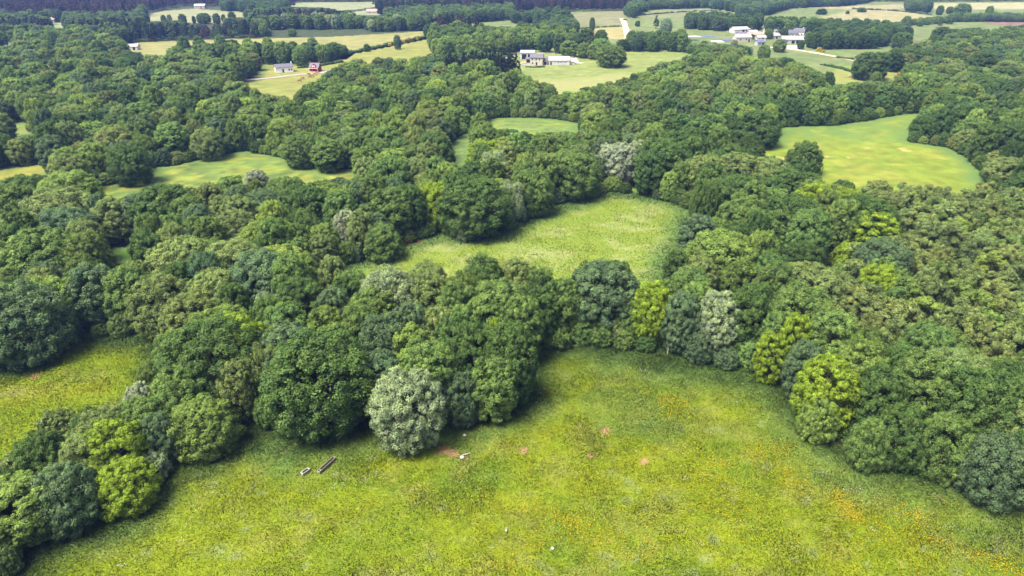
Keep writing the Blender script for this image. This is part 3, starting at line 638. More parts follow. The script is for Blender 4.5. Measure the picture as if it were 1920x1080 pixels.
# ---- labels
ANCH = [
 (60,960,'at the lower left corner of the photo'),(150,850,'in the hedgerow left of the front meadow'),(300,800,'in the hedgerow, below its tall upper end'),(240,745,'on the left meadow side of the hedgerow'),
 (400,690,'at the upper end of the left hedgerow'),(560,720,'in the front clump near the two troughs'),(860,720,'right behind the pale lone meadow tree'),(940,660,'at the right corner of the front clump'),
 (720,630,'in the middle of the front clump'),(560,610,'on the left flank of the front clump'),(640,550,'in the upper left of the front clump'),(780,540,'in the top of the front clump below the clearing'),(930,530,'at the back right of the front clump'),
 (500,580,'among the grey bushes beside the front clump'),(380,540,'above the left meadow, towards the front clump'),(250,570,'on the upper edge of the left meadow'),(110,570,'above the left corner of the left meadow'),(20,620,'at the left end of the left meadow'),
 (1050,580,'at the left end of the meadow hedge'),(1140,580,'in the middle of the meadow hedge'),(1240,600,'in the hedge below the clearing tip'),(1340,610,'where the meadow hedge joins the right wood'),
 (1450,640,'on the left tip of the right wood'),(1540,620,'behind the cream-flowering tree of the right wood'),(1600,740,'on the meadow edge below the cream-flowering tree'),(1720,780,'on the meadow edge of the right wood'),(1860,800,'at the lower right end of the right wood'),(1720,680,'just inside the lower right wood'),(1870,690,'inside the lower right wood by the frame'),
 (1460,545,'at the pale left end of the willow thicket'),(1560,560,'in the lower left willow thicket'),(1680,580,'in the lower middle willow thicket'),(1800,600,'in the lower right willow thicket'),(1890,590,'in the willow thicket at the right frame'),(1560,510,'on the near rim of the dark hollow'),(1700,500,'in the willow thicket right of the hollow'),(1800,500,'in the middle willow thicket'),(1890,490,'in the middle willow thicket at the frame'),(1720,420,'in the upper left willow thicket'),(1820,410,'in the upper middle willow thicket'),(1900,400,'in the upper willow thicket at the frame'),
 (1340,500,'beside the right tip of the clearing'),(1340,430,'on the right edge of the clearing'),(1430,420,'between the clearing and the dark hollow'),(1500,440,'on the left side of the dark hollow'),(1620,440,'on the right side of the dark hollow'),(1570,380,'among the yellow-green pair above the hollow'),(1350,340,'at the upper right corner of the clearing'),(1450,330,'behind the clearing, towards the right field'),
 (1250,320,'along the top right edge of the clearing'),(1150,310,'at the top of the clearing'),(1060,330,'along the top edge of the clearing'),(960,370,'at the top left edge of the clearing'),(880,400,'on the left bulge of the clearing'),(790,400,'by the dark gap left of the clearing'),(690,430,'at the left tip of the clearing'),
 (600,440,'in the wood left of the clearing'),(600,370,'in the wood below the middle left field'),(500,390,'in the middle of the left-centre wood'),(500,470,'in the lower left-centre wood'),(400,400,'by the small grass gap, right side'),(400,480,'below the small grass gap'),(290,420,'above the small grass gap'),(180,440,'left of the small grass gap'),(60,480,'at the left frame beside the grass gap'),(60,380,'at the left frame below the strip field'),(150,350,'at the left tip of the middle left field'),
 (940,290,'by the weeping tree above the clearing'),(1020,290,'in the wood below the corridor field'),(1120,260,'right of the corridor field'),(800,300,'left of the green corridor'),(720,300,'at the right end of the middle left field'),(620,290,'above the middle left field, right part'),(520,270,'above the middle left field, centre'),(380,280,'above the middle left field, left part'),(220,290,'on the left bulge of the middle left field'),(60,280,'at the left frame above the strip field'),
 (1250,230,'in the wood right of the corridor field'),(1340,250,'in the wood left of the right field'),(1440,240,'at the left tip of the right field'),(1560,210,'along the top of the right field'),(1800,250,'on the right side of the right field'),(1880,300,'right of the right field by the frame'),(1000,210,'above the corridor field'),(850,230,'above the green corridor, left side'),(1130,210,'above the corridor field, right part'),(300,240,'in the far left wood'),(650,230,'in the far centre wood'),
]
CN = {'D': 'dark green', 'G': 'mid green', 'L': 'fresh light green', 'Y': 'bright yellow-green', 'W': 'pale grey-green', 'O': 'olive green', 'B': 'bluish green', 'S': 'whitish', 'P': 'blackish green', 'N': 'brownish', 'U': 'yellow'}
NOUN = {'broadleaf_tree': 'tree', 'willow_tree': 'willow', 'shrub': 'bush', 'pine_tree': 'pine'}
ORD = ['', 'first', 'second', 'third', 'fourth', 'fifth', 'sixth', 'seventh', 'eighth', 'ninth', 'tenth', 'eleventh', 'twelfth', 'thirteenth', 'fourteenth', 'fifteenth', 'sixteenth', 'seventeenth', 'eighteenth', 'nineteenth', 'twentieth'] + ['%dth' % i for i in range(21, 60)]
groups = {}
for t in solo:
    k = KIND[t['form']]
    if k == 'pine_tree': ph = 'in the dark clump left of the farm field'
    else:
        # crown centre on the picture, nearest landmark
        ph = min(ANCH, key=lambda a: (a[0]-t['px'])**2+(1.5*(a[1]-t['py']))**2+(0 if (k == 'willow_tree') == ('willow' in a[2]) or k != 'willow_tree' and 'willow' not in a[2] else 1e5))[2]
    groups.setdefault((k, t['col'], ph), []).append(t)
for (k, c, ph), ts in groups.items():
    ts.sort(key=lambda t: t['px'])
    for i, t in enumerate(ts):
        s = f"{CN[c]} {NOUN[k]} {ph}"
        if len(ts) == 1: s = f"{CN[c]} {NOUN[k]} {ph}"
        elif i == 0: s += f", leftmost"
        elif i == len(ts)-1: s += f", rightmost"
        else: s += f", {ORD[i+1]} from left"
        t['label'] = s
GROUPN = {'broadleaf_tree': 'broadleaf trees of the woods and hedges', 'willow_tree': 'willows of the olive thicket', 'shrub': 'bushes along the woodland edges', 'pine_tree': 'pines of the dark clump'}
CATN = {'broadleaf_tree': 'tree', 'willow_tree': 'willow', 'shrub': 'bush', 'pine_tree': 'pine', 'field_tree': 'tree'}
def plant(name, x, y, r, h, col, form, label, group, cat, trunk=True, k=None):
    me, tm, r0, h0 = PROTO[form][rng.integers(len(PROTO[form]))]
    root = bpy.data.objects.new(name, None); C.objects.link(root); root.location = (x, y, 0); root.rotation_euler.z = rng.uniform(0, 6.28)
    root.empty_display_size = .5
    tag(root, label, cat, group)
    s = (r/r0, r/r0*rng.uniform(.92, 1.08), h/h0)
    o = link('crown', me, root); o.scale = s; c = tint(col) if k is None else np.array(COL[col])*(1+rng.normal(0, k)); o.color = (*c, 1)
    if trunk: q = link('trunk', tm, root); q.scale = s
    return root
for t in solo:
    k = KIND[t['form']]; lab = t['label']
    if t['hand'] and abs(t['px']-760) < 12 and t['col'] == 'W' and t['py'] > 700: lab = 'pale grey-green rounded tree standing out into the front meadow'
    plant(k, t['x'], t['y'], t['r'], t['h'], t['col'], t['form'], lab, GROUPN[k], CATN[k], k=.06 if t['hand'] else None)
for px, yt, w, col, form, h, ph in LONE:
    x, y, r = solve(px, yt, w, h)
    nm = 'bush' if form == 'bush' else 'tree'
    plant('field_'+nm, x, y, r, h, col, form, f"{CN[col]} {nm} {ph}", 'single trees among the far fields', nm)

# ---- the far woods: one object each, the crowns stand on points
def scatter(name, ts, label):
    pc = bpy.data.collections.new(name+'_forms'); forms = sorted(set(t['form'] for t in ts)); ids = {}
    lst = []
    for f_ in forms:
        ids[f_] = []
        for i, (me, tm, r0, h0) in enumerate(PROTO[f_]):
            nm = f'{len(lst):03d}_{f_}'; o = bpy.data.objects.new(nm, me); pc.objects.link(o); ids[f_].append((len(lst), r0, h0)); lst.append(nm)
    n = len(ts); me = bpy.data.meshes.new(name); me.from_pydata([(t['x'], t['y'], 0) for t in ts], [], [])
    sc = np.zeros((n, 3), np.float32); ix = np.zeros(n, np.int32); tn = np.ones((n, 4), np.float32)
    for i, t in enumerate(ts):
        q, r0, h0 = ids[t['form']][rng.integers(len(ids[t['form']]))]; ix[i] = q; sc[i] = (t['r']/r0, t['r']/r0, t['h']/h0); tn[i, :3] = tint(t['col'])
    me.attributes.new('size', 'FLOAT_VECTOR', 'POINT').data.foreach_set('vector', sc.ravel())
    me.attributes.new('form', 'INT', 'POINT').data.foreach_set('value', ix)
    me.attributes.new('turn', 'FLOAT_VECTOR', 'POINT').data.foreach_set('vector', np.c_[np.zeros((n, 2)), rng.uniform(0, 6.28, n)].astype(np.float32).ravel())
    me.attributes.new('tint', 'FLOAT_COLOR', 'POINT').data.foreach_set('color', tn.ravel())
    me.attributes.new('scattered', 'FLOAT', 'POINT').data.foreach_set('value', np.ones(n, np.float32))
    o = link(name, me); tag(o, label, 'woodland', None, 'stuff')
    ng = bpy.data.node_groups.new(name, 'GeometryNodeTree')
    ng.interface.new_socket('Geometry', in_out='INPUT', socket_type='NodeSocketGeometry'); ng.interface.new_socket('Geometry', in_out='OUTPUT', socket_type='NodeSocketGeometry')
    gi, go = ng.nodes.new('NodeGroupInput'), ng.nodes.new('NodeGroupOutput')
    ip = ng.nodes.new('GeometryNodeInstanceOnPoints'); ci = ng.nodes.new('GeometryNodeCollectionInfo')
    ci.inputs['Collection'].default_value = pc; ci.inputs['Separate Children'].default_value = True; ci.inputs['Reset Children'].default_value = True
    def attr(nm, ty):
        a = ng.nodes.new('GeometryNodeInputNamedAttribute'); a.data_type = ty; a.inputs['Name'].default_value = nm
        return [s for s in a.outputs if s.enabled and s.name == 'Attribute'][0]
    L = ng.links.new
    L(gi.outputs[0], ip.inputs['Points']); L(ci.outputs[0], ip.inputs['Instance']); ip.inputs['Pick Instance'].default_value = True
    L(attr('form', 'INT'), ip.inputs['Instance Index']); L(attr('turn', 'FLOAT_VECTOR'), ip.inputs['Rotation']); L(attr('size', 'FLOAT_VECTOR'), ip.inputs['Scale'])
    L(ip.outputs[0], go.inputs[0])
    md = o.modifiers.new('crowns', 'NODES'); md.node_group = ng
    return o
scatter('woodland', [t for t in mass if t['form'] != 'pine'], 'far mixed green woodland canopy between the fields')
scatter('pine_forest', [t for t in mass if t['form'] == 'pine'], 'dark brownish conifer forest along the top of the photo')

# ------------------------------------------------------------------ meadow grass, flowers
def blades(name, key, n, colfn, hgt, wid, label, zones=None, clump=0.):
    poly = FG[key]; pts = []
    lo, hi = poly.min(0), poly.max(0); hi = np.minimum(hi, 400); lo = np.maximum(lo, (-200, 45))
    p = np.c_[rng.uniform(lo[0], hi[0], n), rng.uniform(lo[1], hi[1], n)]
    p = p[sdist(p, poly) < 5]; q = np.array(P(p[:, 0], p[:, 1], 0)).T
    p = p[(q[:, 0] > -140) & (q[:, 0] < 2060) & (q[:, 1] < 1120)]
    e = -sdist(p, poly); k = len(p)
    tall = hgt*(.5+1.*fbm(p[:, 0], p[:, 1], 3.5, 60))*(1+1.2*np.clip(1-e/6, 0, 1))*rng.uniform(.6, 1.3, k)
    a = vnoise(p[:, 0], p[:, 1], 6, 70)*6.28+rng.normal(0, 1., k)
    lean = np.c_[np.cos(a), np.sin(a)]*(tall*rng.uniform(.6, 1.9, k))[:, None]
    b_ = rng.uniform(0, 6.28, k); w = np.c_[np.cos(b_), np.sin(b_)]*(wid*rng.uniform(.6, 1.4, k))[:, None]/2
    z0 = np.full((k, 1), .0)
    v = np.stack((np.c_[p-w, z0], np.c_[p+w, z0], np.c_[p+lean, tall]), 1).reshape(-1, 3)
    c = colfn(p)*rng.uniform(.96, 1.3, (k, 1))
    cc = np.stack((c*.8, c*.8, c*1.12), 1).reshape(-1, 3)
    nn = np.tile(np.array((0, 0, 1.)), (k, 1))+np.c_[lean/ (tall[:, None]+.01)*.5, np.zeros(k)]+rng.normal(0, .25, (k, 3)); nn = unit(nn)
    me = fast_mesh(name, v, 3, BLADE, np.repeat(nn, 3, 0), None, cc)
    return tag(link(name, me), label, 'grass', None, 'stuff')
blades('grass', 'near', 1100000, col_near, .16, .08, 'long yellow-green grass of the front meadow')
blades('grass', 'left', 150000, col_left, .2, .12, 'yellow-green grass of the left meadow')
blades('grass', 'clearing', 120000, col_clear, .22, .15, 'pale grass of the central clearing')
def flowers(name, spots_, colour, size, label, z=.4):
    vs = []; cs = []
    for px, py, rad, n in spots_:
        g = G(px, py); d = rng.normal(0, .5, (n, 2))*rad; d = d[rng.random(len(d)) < .25+.9*vnoise(d[:, 0]+px, d[:, 1]+py, 1.1, 3)]
        p = g+d; p = p[inside(p, FG['near'])]
        k = len(p); s = size*rng.uniform(.5, 1.3, k)
        t = rng.uniform(0, 6.28, k); dx = np.c_[np.cos(t), np.sin(t)]*s[:, None]; dy = np.c_[-dx[:, 1], dx[:, 0]]; zz = z*rng.uniform(.5, 1.2, k); zt = rng.normal(0, .3, k)*s
        vs.append(np.stack((np.c_[p-dx, zz-zt], np.c_[p-dy, zz], np.c_[p+dx, zz+zt], np.c_[p+dy, zz]), 1).reshape(-1, 3))
        cs.append(np.repeat(np.array(colour)*rng.uniform(.7, 1.2, (k, 1)), 4, 0))
    v = np.concatenate(vs); me = fast_mesh(name, v, 4, BLADE, np.tile((0, 0, 1.), (len(v), 1)), None, np.concatenate(cs))
    tag(link(name, me), label, 'flowers', None, 'stuff')
BUT = [(1262,765,2.6,300),(1247,752,1.5,120),(1030,735,.9,40),(1213,738,.9,40),(1300,738,.9,40),(1430,855,2.6,330),(1470,845,2,170),(1485,892,2.2,170),(1350,870,2,150),(1330,890,3,200),(1575,942,2,260),(1590,960,2.2,320),(1565,925,1.5,140),(1600,972,1.2,120),(1715,968,2.2,330),(1760,1016,1.6,140),(1655,955,2,120),(1840,1050,2.2,200),(1890,1062,2.2,230),(1900,1075,2.,160),(1480,910,2.4,160),(1300,900,4,220),(1380,930,4,240),(1340,960,5,240),(1080,985,2.6,330),(1060,975,1.8,180),(1140,1010,3,200),(1190,1035,3,200),(960,1075,2.6,220),(1000,950,2,80),(900,930,2,50),(1030,1000,3,120),(1240,1000,5,230),(1420,1000,6,230),(1560,1040,6,220),(1700,1040,5,220),(760,930,3,50),(700,1020,4,60),(620,960,3,25),(1150,925,5,90),(980,900,3,40),(1100,870,4,50),(1500,860,4,140),(1780,955,2,60),(1640,1000,3,160)]
flowers('buttercups', [(a, b_, c_*1.15, int(d_*1.15)) for a, b_, c_, d_ in BUT], (.46, .34, .006), .07, 'orange-yellow buttercups in patches across the front meadow')
WHI = [(364,955,1.,40),(335,1016,.6,26),(225,1064,.5,22),(628,912,.8,40),(712,888,.7,24),(1210,698,1.,40),(1208,712,.8,30),(1590,922,1.,34),(1610,925,.8,30),(1635,995,.7,22),(1780,990,1.,30),(1830,1000,1.,30),(949,996,.35,12),(1036,1030,.3,10),(872,818,.3,10),(1000,760,.6,14),(1370,755,1,20),(1500,795,1,14),(345,985,1,14)]
flowers('white_flowers', [(a, b_, c_*1.2, int(d_*.8)) for a, b_, c_, d_ in WHI], (.5, .54, .5), .06, 'small white flower heads scattered in the front meadow')
# ------------------------------------------------------------------ objects
def box(v, f, x0, x1, y0, y1, z0, z1):
    b = len(v); v += [(x0, y0, z0), (x1, y0, z0), (x1, y1, z0), (x0, y1, z0), (x0, y0, z1), (x1, y0, z1), (x1, y1, z1), (x0, y1, z1)]
    f += [tuple(b+i for i in q) for q in ((0, 3, 2, 1), (4, 5, 6, 7), (0, 1, 5, 4), (1, 2, 6, 5), (2, 3, 7, 6), (3, 0, 4, 7))]
def boxes(name, lst, mat, parent):
    v, f = [], []
    for q in lst: box(v, f, *q)
    return link(name, mesh(name, v, f, mat), parent)
def root(name, loc, rz, label, cat, group=None):
    o = bpy.data.objects.new(name, None); C.objects.link(o); o.location = loc; o.rotation_euler.z = rz; o.empty_display_size = .5
    return tag(o, label, cat, group)
WHITE = simple('limewash', (.50, .49, .47), .8, .08, .8); CREAM = simple('cream_render', (.42, .385, .32), .85, .12, .8); GREYW = simple('grey_render', (.32, .32, .33), .85, .12, .8)
SLATE = simple('slate_roof', (.10, .10, .12), .6, .3, 2); TILE = simple('tile_roof', (.30, .20, .165), .8, .3, 2); TIN = simple('sheet_roof', (.27, .265, .29), .5, .15, 1); TINL = simple('pale_sheet_roof', (.33, .31, .32), .5, .12, 1)
DARK = simple('dark_opening', (.015, .013, .016), .6, .2, 2); GLASS = simple('window_glass', (.04, .05, .065), .15, .2, 2, .5); RED = simple('red_render', (.24, .04, .055), .8, .15, 1); PINK = simple('pink_render', (.62, .36, .36), .8, .15, 1)
CONC = simple('concrete', (.30, .29, .27), .9, .2, 4); WATER = simple('trough_water', (.010, .012, .014), .05, .1, 2, .6); WOODM = simple('weathered_wood', (.24, .21, .15), .9, .3, 5); WHITEB = simple('white_render', (.78, .77, .75), .8, .05, .8); BLUE = simple('blue_sheeting', (.09, .11, .18), .5, .25, 1); PLAST = simple('white_plastic', (.58, .59, .6), .5, .06, 1)
def building(name, label, px, py, w, d, wh, rh, yaw, wall, roof, wins=(), doors=(), chim=(), bays=(), group=None, gwins=(), cat='house', mono=False):
    """gabled building: ridge along local x, front wall at local -y (towards the camera)"""
    g = G(px, py); t = root(name, (g[0], g[1]+d/2, 0), R(yaw), label, cat, group)
    x, y = w/2, d/2; v, f = [], []
    if mono:
        v = [(-x, -y, 0), (x, -y, 0), (x, y, 0), (-x, y, 0), (-x, -y, wh), (x, -y, wh), (x, y, wh+rh), (-x, y, wh+rh)]; f = [(0, 1, 5, 4), (1, 2, 6, 5), (2, 3, 7, 6), (3, 0, 4, 7), (4, 5, 6, 7)]
    else:
        v = [(-x, -y, 0), (x, -y, 0), (x, y, 0), (-x, y, 0), (-x, -y, wh), (x, -y, wh), (x, y, wh), (-x, y, wh), (-x, 0, wh+rh), (x, 0, wh+rh)]
        f = [(0, 1, 5, 4), (1, 2, 6, 9, 5), (2, 3, 7, 6), (3, 0, 4, 8, 7), (4, 5, 9, 8), (6, 7, 8, 9)]
    link('wall', mesh('wall', v, f, wall), t)
    o = .35; th = .16
    if mono:
        s = rh/d; A = (-y-o, wh-o*s+.01); B = (y+o, wh+rh+o*s+.01); segs = [(A, B)]
    else:
        s = rh/y; segs = [((-y-o, wh-o*s+.01), (0, wh+rh+.01)), ((0, wh+rh+.01), (y+o, wh-o*s+.01))]
    v, f = [], []
    for (ya, za), (yb, zb) in segs:
        b0 = len(v); v += [(-x-o, ya, za), (x+o, ya, za), (x+o, yb, zb), (-x-o, yb, zb), (-x-o, ya, za+th), (x+o, ya, za+th), (x+o, yb, zb+th), (-x-o, yb, zb+th)]
        f += [tuple(b0+i for i in q) for q in ((0, 3, 2, 1), (4, 5, 6, 7), (0, 1, 5, 4), (1, 2, 6, 5), (2, 3, 7, 6), (3, 0, 4, 7))]
    rf = link('roof', mesh('roof', v, f, roof), t)
    for cx, cy, ch in chim:
        zt = wh+rh*(1-abs(cy)/y) if not mono else wh
        boxes('chimney', [(cx-.35, cx+.35, cy-.3, cy+.3, zt-.4, zt+ch)], wall, rf)
    for wx, wz, ww, hh in wins:
        wo = boxes('window', [(wx-ww/2, wx+ww/2, -y-.04, -y+.05, wz-hh/2, wz+hh/2)], GLASS, t)
    for gy, wz, ww, hh in gwins:
        boxes('window', [(-x-.04, -x+.05, gy-ww/2, gy+ww/2, wz-hh/2, wz+hh/2)], GLASS, t)
    for dx, dw, dh in doors: boxes('door', [(dx-dw/2, dx+dw/2, -y-.05, -y+.05, 0, dh)], DARK, t)
    for dx, dw, dh in bays: boxes('bay_opening', [(dx-dw/2, dx+dw/2, -y-.05, -y+.05, 0, dh)], DARK, t)
    return t
# the two houses below the wood strip
building('bungalow', 'white bungalow with grey roof below the far wood strip', 530, 136, 10.5, 6.5, 3.1, 1.6, 24, WHITEB, SLATE, [(2.8, 1.5, .9, 1.1), (4.2, 1.5, .8, 1.0)], [(-.9, 1.0, 2.1)], [(4.8, .4, 1.2)])
t = building('red_house', 'dark red gabled house beside the white bungalow', 590, 135, 5.8, 5.4, 2.8, 2.2, -6, RED, SLATE, [(-2, 1.6, 1.1, 1.3), (2, 1.6, 1.1, 1.3)], [(0, 1.1, 2.2)], [(-3, .2, 1.1), (3, .2, 1.1)])
v = [(-1.2, -2.95, 2.6), (1.2, -2.95, 2.6), (1.2, -2.95, 4.0), (0, -2.95, 4.8), (-1.2, -2.95, 4.0), (-1.2, 0, 2.6), (1.2, 0, 2.6), (1.2, 0, 4.0), (0, 0, 4.8), (-1.2, 0, 4.0)]
dm = link('dormer', mesh('dormer', v, [(0, 1, 2, 3, 4), (1, 6, 7, 2), (0, 4, 9, 5), (2, 7, 8, 3), (4, 3, 8, 9)], RED), t)
boxes('window', [(-.85, -.15, -3.0, -2.96, 3.1, 3.9), (.15, .85, -3.0, -2.96, 3.1, 3.9)], PLAST, dm)
boxes('porch', [(-3, 3, -4.1, -2.72, .02, .3), (-2.9, -2.72, -4.0, -3.82, .3, 2.2), (2.72, 2.9, -4.0, -3.82, .3, 2.2), (-3, 3, -4.1, -3.08, 2.2, 2.33)], PINK, t)
# the farm
building('barn', 'open barn with two dark bays, left end of the farm', 989, 111, 9.5, 6, 4.2, .9, -4, WHITE, TIN, bays=[(-2.1, 3.4, 3.3), (2.1, 3.6, 3.3)], cat='barn', mono=True)
t = building('farmhouse', 'two-storey cream farmhouse with slate roof in the farm', 1007, 123, 8.2, 7, 5.0, 1.9, -10, CREAM, SLATE, [(-2.6, 3.9, .8, 1.1), (0, 3.9, .8, 1.1), (2.2, 3.9, .8, 1.1), (-2.4, 1.5, .8, 1.1)], [(.2, 1, 2.1)], [(3.6, .2, 1.)])
building('lean_to', 'low sloping annexe leaning on the cream farmhouse', 1020, 122, 5, 5, 2.2, 1.6, -10, CREAM, SLATE, [(-1, 1.3, .8, .8)], [(1.3, 1.6, 1.9)], cat='annexe', mono=True)
building('tool_shed', 'small dark-fronted shed between barn and farmhouse', 991, 118, 3.4, 3, 2.4, .5, 0, GREYW, SLATE, bays=[(-.1, 2.4, 1.9)], cat='shed', mono=True)
building('cattle_barn', 'long pale grey barn right of the cream farmhouse', 1048.5, 122, 13.5, 7, 3.0, 2.0, 2, WHITE, TINL, [(-.6, 1.7, .6, .6), (1.0, 1.7, .6, .6), (3.6, 1.7, .6, .6)], [(-5.6, 1.0, 2.0)], cat='barn')
building('low_store', 'low white store at the right end of the long barn', 1071, 121, 4.6, 3.4, 1.7, .5, 2, WHITE, TINL, [(-.8, 1.0, .5, .4)], cat='store', mono=True)
g = G(988, 122.5); w_ = root('garden_wall', (*g, 0), R(2), 'low white wall below the open barn', 'wall'); boxes('wall_panel', [(-3.6, 3.4, -.15, .15, 0, 1.1)], WHITE, w_); boxes('coping', [(-3.7, 3.5, -.2, .2, 1.1, 1.2)], CONC, w_)
g = G(1106, 104); w_ = root('garden_wall', (*g, 0), R(0), 'long low white wall under the trees right of the farm', 'wall'); boxes('wall_panel', [(-5.5, 5.5, -.15, .15, 0, 1.0)], WHITE, w_); boxes('coping', [(-5.6, 5.6, -.2, .2, 1.0, 1.1)], CONC, w_)
building('gate_lodge', 'little white lodge at the head of the farm drive', 1073.5, 105, 3.0, 2.6, 2.4, 1.2, 4, WHITE, TINL, [(-.9, 1.5, .5, .6)], [(.6, .8, 1.7)], cat='lodge')
building('field_shelter', 'small open shelter under the trees above the farm', 1051, 99, 4.2, 3, 2.3, .5, 5, GREYW, SLATE, bays=[(0, 3.2, 1.8)], cat='shelter', mono=True)
g = G(1037, 113.5); t = root('farm_trailer', (*g, 0), R(6), 'small dark red trailer parked behind the long barn', 'trailer'); boxes('load_bed', [(-1.9, 1.9, -.9, .9, .7, 1.7)], RED, t); boxes('drawbar', [(1.9, 3.0, -.08, .08, .7, .85)], DARK, t)
def wheel(parent, x, y, r, name='wheel'):
    v, f = [], []; k = 12
    for s in (-.1, .1):
        for j in range(k): a = 6.283*j/k; v.append((x+r*math.cos(a), y+s, r+r*math.sin(a)))
    f = [(j, (j+1) % k, k+(j+1) % k, k+j) for j in range(k)]+[tuple(range(k-1, -1, -1)), tuple(range(k, 2*k))]
    return link(name, mesh(name, v, f, DARK), parent)
for yy in (-1.02, 1.02): wheel(t, -.5, yy, .4)
# village
VIL = [('long_barn', 'long white barn with pale roof at the upper left of the village', 1393, 62, 20, 9, 3.2, 1.8, 14, WHITE, TINL, [(2, 2, 1.2, 1.6)], [(-1, 2.2, 2.8), (5, 1.8, 2.8)]),
 ('byre', 'low tiled byre below the long village barn', 1398, 71, 13, 7, 2.8, 1.6, 6, CREAM, SLATE, [(-3, 1.5, .8, .8)], [(2, 1.6, 2.2)]),
 ('stone_house', 'cream house at the village left end by the blue tarpaulin', 1393, 79, 13, 8, 3.8, 2.0, 8, CREAM, TINL, [(-3, 2, 1, 1.2), (2, 2, 1, 1.2)], [(4.5, 1.3, 2.2)]),
 ('tiled_house', 'low house with orange tiles in the middle of the village', 1416, 72, 13, 7, 3.0, 1.6, 4, WHITE, TILE, [(-2, 1.6, 1, 1)], [(1, 1.2, 2.1), (4, 1.4, 2.1)]),
 ('village_house', 'pale house at the back of the village', 1444, 65, 8, 8, 3.8, 2.0, 6, CREAM, TINL, [(-2, 3.2, .9, 1.1), (1.5, 3.2, .9, 1.1)], [(0, 1.1, 2.1)]),
 ('village_house', 'tall grey-roofed house at the back centre of the village', 1461, 67, 10, 8, 4.4, 2.2, 4, WHITE, TIN, [(-3, 3.4, .9, 1.1), (0, 3.4, .9, 1.1), (3, 3.4, .9, 1.1)], [(1, 1.1, 2.1)]),
 ('village_house', 'white house with dark roof, right of the village centre', 1481, 71, 12, 8, 3.6, 2.4, 2, WHITE, SLATE, [(-5, 2, 1, 1.2), (-2, 2, 1, 1.2), (2, 2, 1, 1.2), (5, 2, 1, 1.2)], [(0, 1.1, 2.1)]),
 ('village_house', 'white gabled house at the right end of the village', 1501, 70, 8, 9, 4.6, 2.4, -20, WHITE, SLATE, [(-1, 2.4, 1, 1.2), (2, 2.4, 1, 1.2)], [(0, 1.2, 2.1)]),
 ('stable', 'wide grey-roofed stable in front of the white village houses', 1490, 82, 19, 9, 3.2, 2.2, -5, GREYW, TIN, [(-6, 1.7, 1, 1), (5, 1.7, 1, 1)], [(-1, 2.4, 2.4), (2.5, 2.4, 2.4)]),
 ('outbuilding', 'small grey-roofed outbuilding in the village centre', 1452, 73, 9, 6, 2.6, 1.4, 10, CREAM, TIN, [(-2, 1.5, .8, .8)], [(1.5, 1.4, 2)]),
 ('shed', 'pale low shed between the long barn and the village houses', 1412, 66, 8, 6, 2.6, 1.2, 10, GREYW, TINL, [(-2, 1.4, .8, .8)], [(1.5, 1.6, 2)]),
 ('village_house', 'small grey-roofed house at the very back of the village', 1470, 61, 9, 7, 4.2, 2.0, 8, CREAM, SLATE, [(-2, 3, .9, 1.1), (2, 3, .9, 1.1)], [(0, 1.1, 2.1)]),
 ('shed', 'pale lean roofed shed in front of the orange-tiled village house', 1428, 76, 7, 5, 2.5, 1.2, -4, CREAM, TINL, [(-2, 1.4, .8, .8)], [(1, 1.6, 2)]),
 ('village_house', 'little house at the front right, beside the polytunnel', 1508, 79, 8, 7, 3.2, 1.8, 10, GREYW, SLATE, [(-2, 1.8, .9, 1.1), (2, 1.8, .9, 1.1)], [(0, 1.1, 2.1)]),
 ('blue_shed', 'small blue-grey shed at the front left of the village', 1426, 86, 6.5, 5, 2.8, 1.3, 12, GREYW, BLUE, [(-1.4, 1.5, .8, .8)], [(1.4, 1.5, 2.1)])]
for nm, lab, px, py, w, d, wh, rh, yaw, wm, rm, wins, doors in VIL:
    building(nm, lab, px, py, w, d, wh, rh, yaw, wm, rm, wins, doors, [(w*.35, .2, .9)], cat='shed' if 'shed' in nm else 'barn' if 'barn' in nm or nm in ('byre', 'stable') else 'house', group='houses and barns of the village')
def polytunnel(px, py, w, d, h, label, mat):
    g = G(px, py); v, f = [], []; k = 10
    t = root('polytunnel', (g[0], g[1]+d/2, 0), R(4), label, 'polytunnel')
    for x in (-w/2, w/2):
        for j in range(k+1): a = math.pi*j/k; v.append((x, -d/2*math.cos(a), h*math.sin(a)))
    f = [(j, k+1+j, k+2+j, j+1) for j in range(k)]+[tuple(range(k+1)), tuple(range(2*k+1, k, -1))]
    link('cover', mesh('cover', v, f, mat), t); boxes('door', [(-w/2-.05, -w/2+.03, -.8, .8, 0, h*.7)], GREYW, t)
polytunnel(1492, 92, 11, 5, 2.4, 'white polytunnel in front of the village stable', PLAST)
polytunnel(1364, 78, 8, 5, 2.0, 'low blue-covered tunnel left of the village houses', BLUE)
for px, py, w, d, lab, mt in ((1328, 68, 16, 9, 'blue tarpaulin spread on the pasture left of the village', BLUE), (1300, 69, 14, 6, 'pale grey sheeting on the pasture left of the village', TINL), (1345, 78, 10, 8, 'white sheeting heap left of the village houses', PLAST)):
    g = G(px, py); v, f = [], []; nx = 12
    for j in range(nx+1):
        for i in range(nx+1):
            a, b_ = i/nx*2-1, j/nx*2-1; v.append((a*w/2, b_*d/2, .12+.8*(1-a*a)*(1-b_*b_)+.12*math.sin(7*a)*math.cos(5*b_)*(1-a*a)*(1-b_*b_)))
    f = [(j*(nx+1)+i, j*(nx+1)+i+1, (j+1)*(nx+1)+i+1, (j+1)*(nx+1)+i) for j in range(nx) for i in range(nx)]
    tag(link('tarpaulin', mesh('tarpaulin', v, f, mt), None, (*g, 0)), lab, 'tarpaulin')
building('field_barn', 'tiny pale barn in the tan ridge field', 246, 94, 9, 6, 2.6, 1.4, 5, WHITE, TINL, [(-2, 1.4, .8, .8)], [(2, 1.6, 2)], cat='barn')
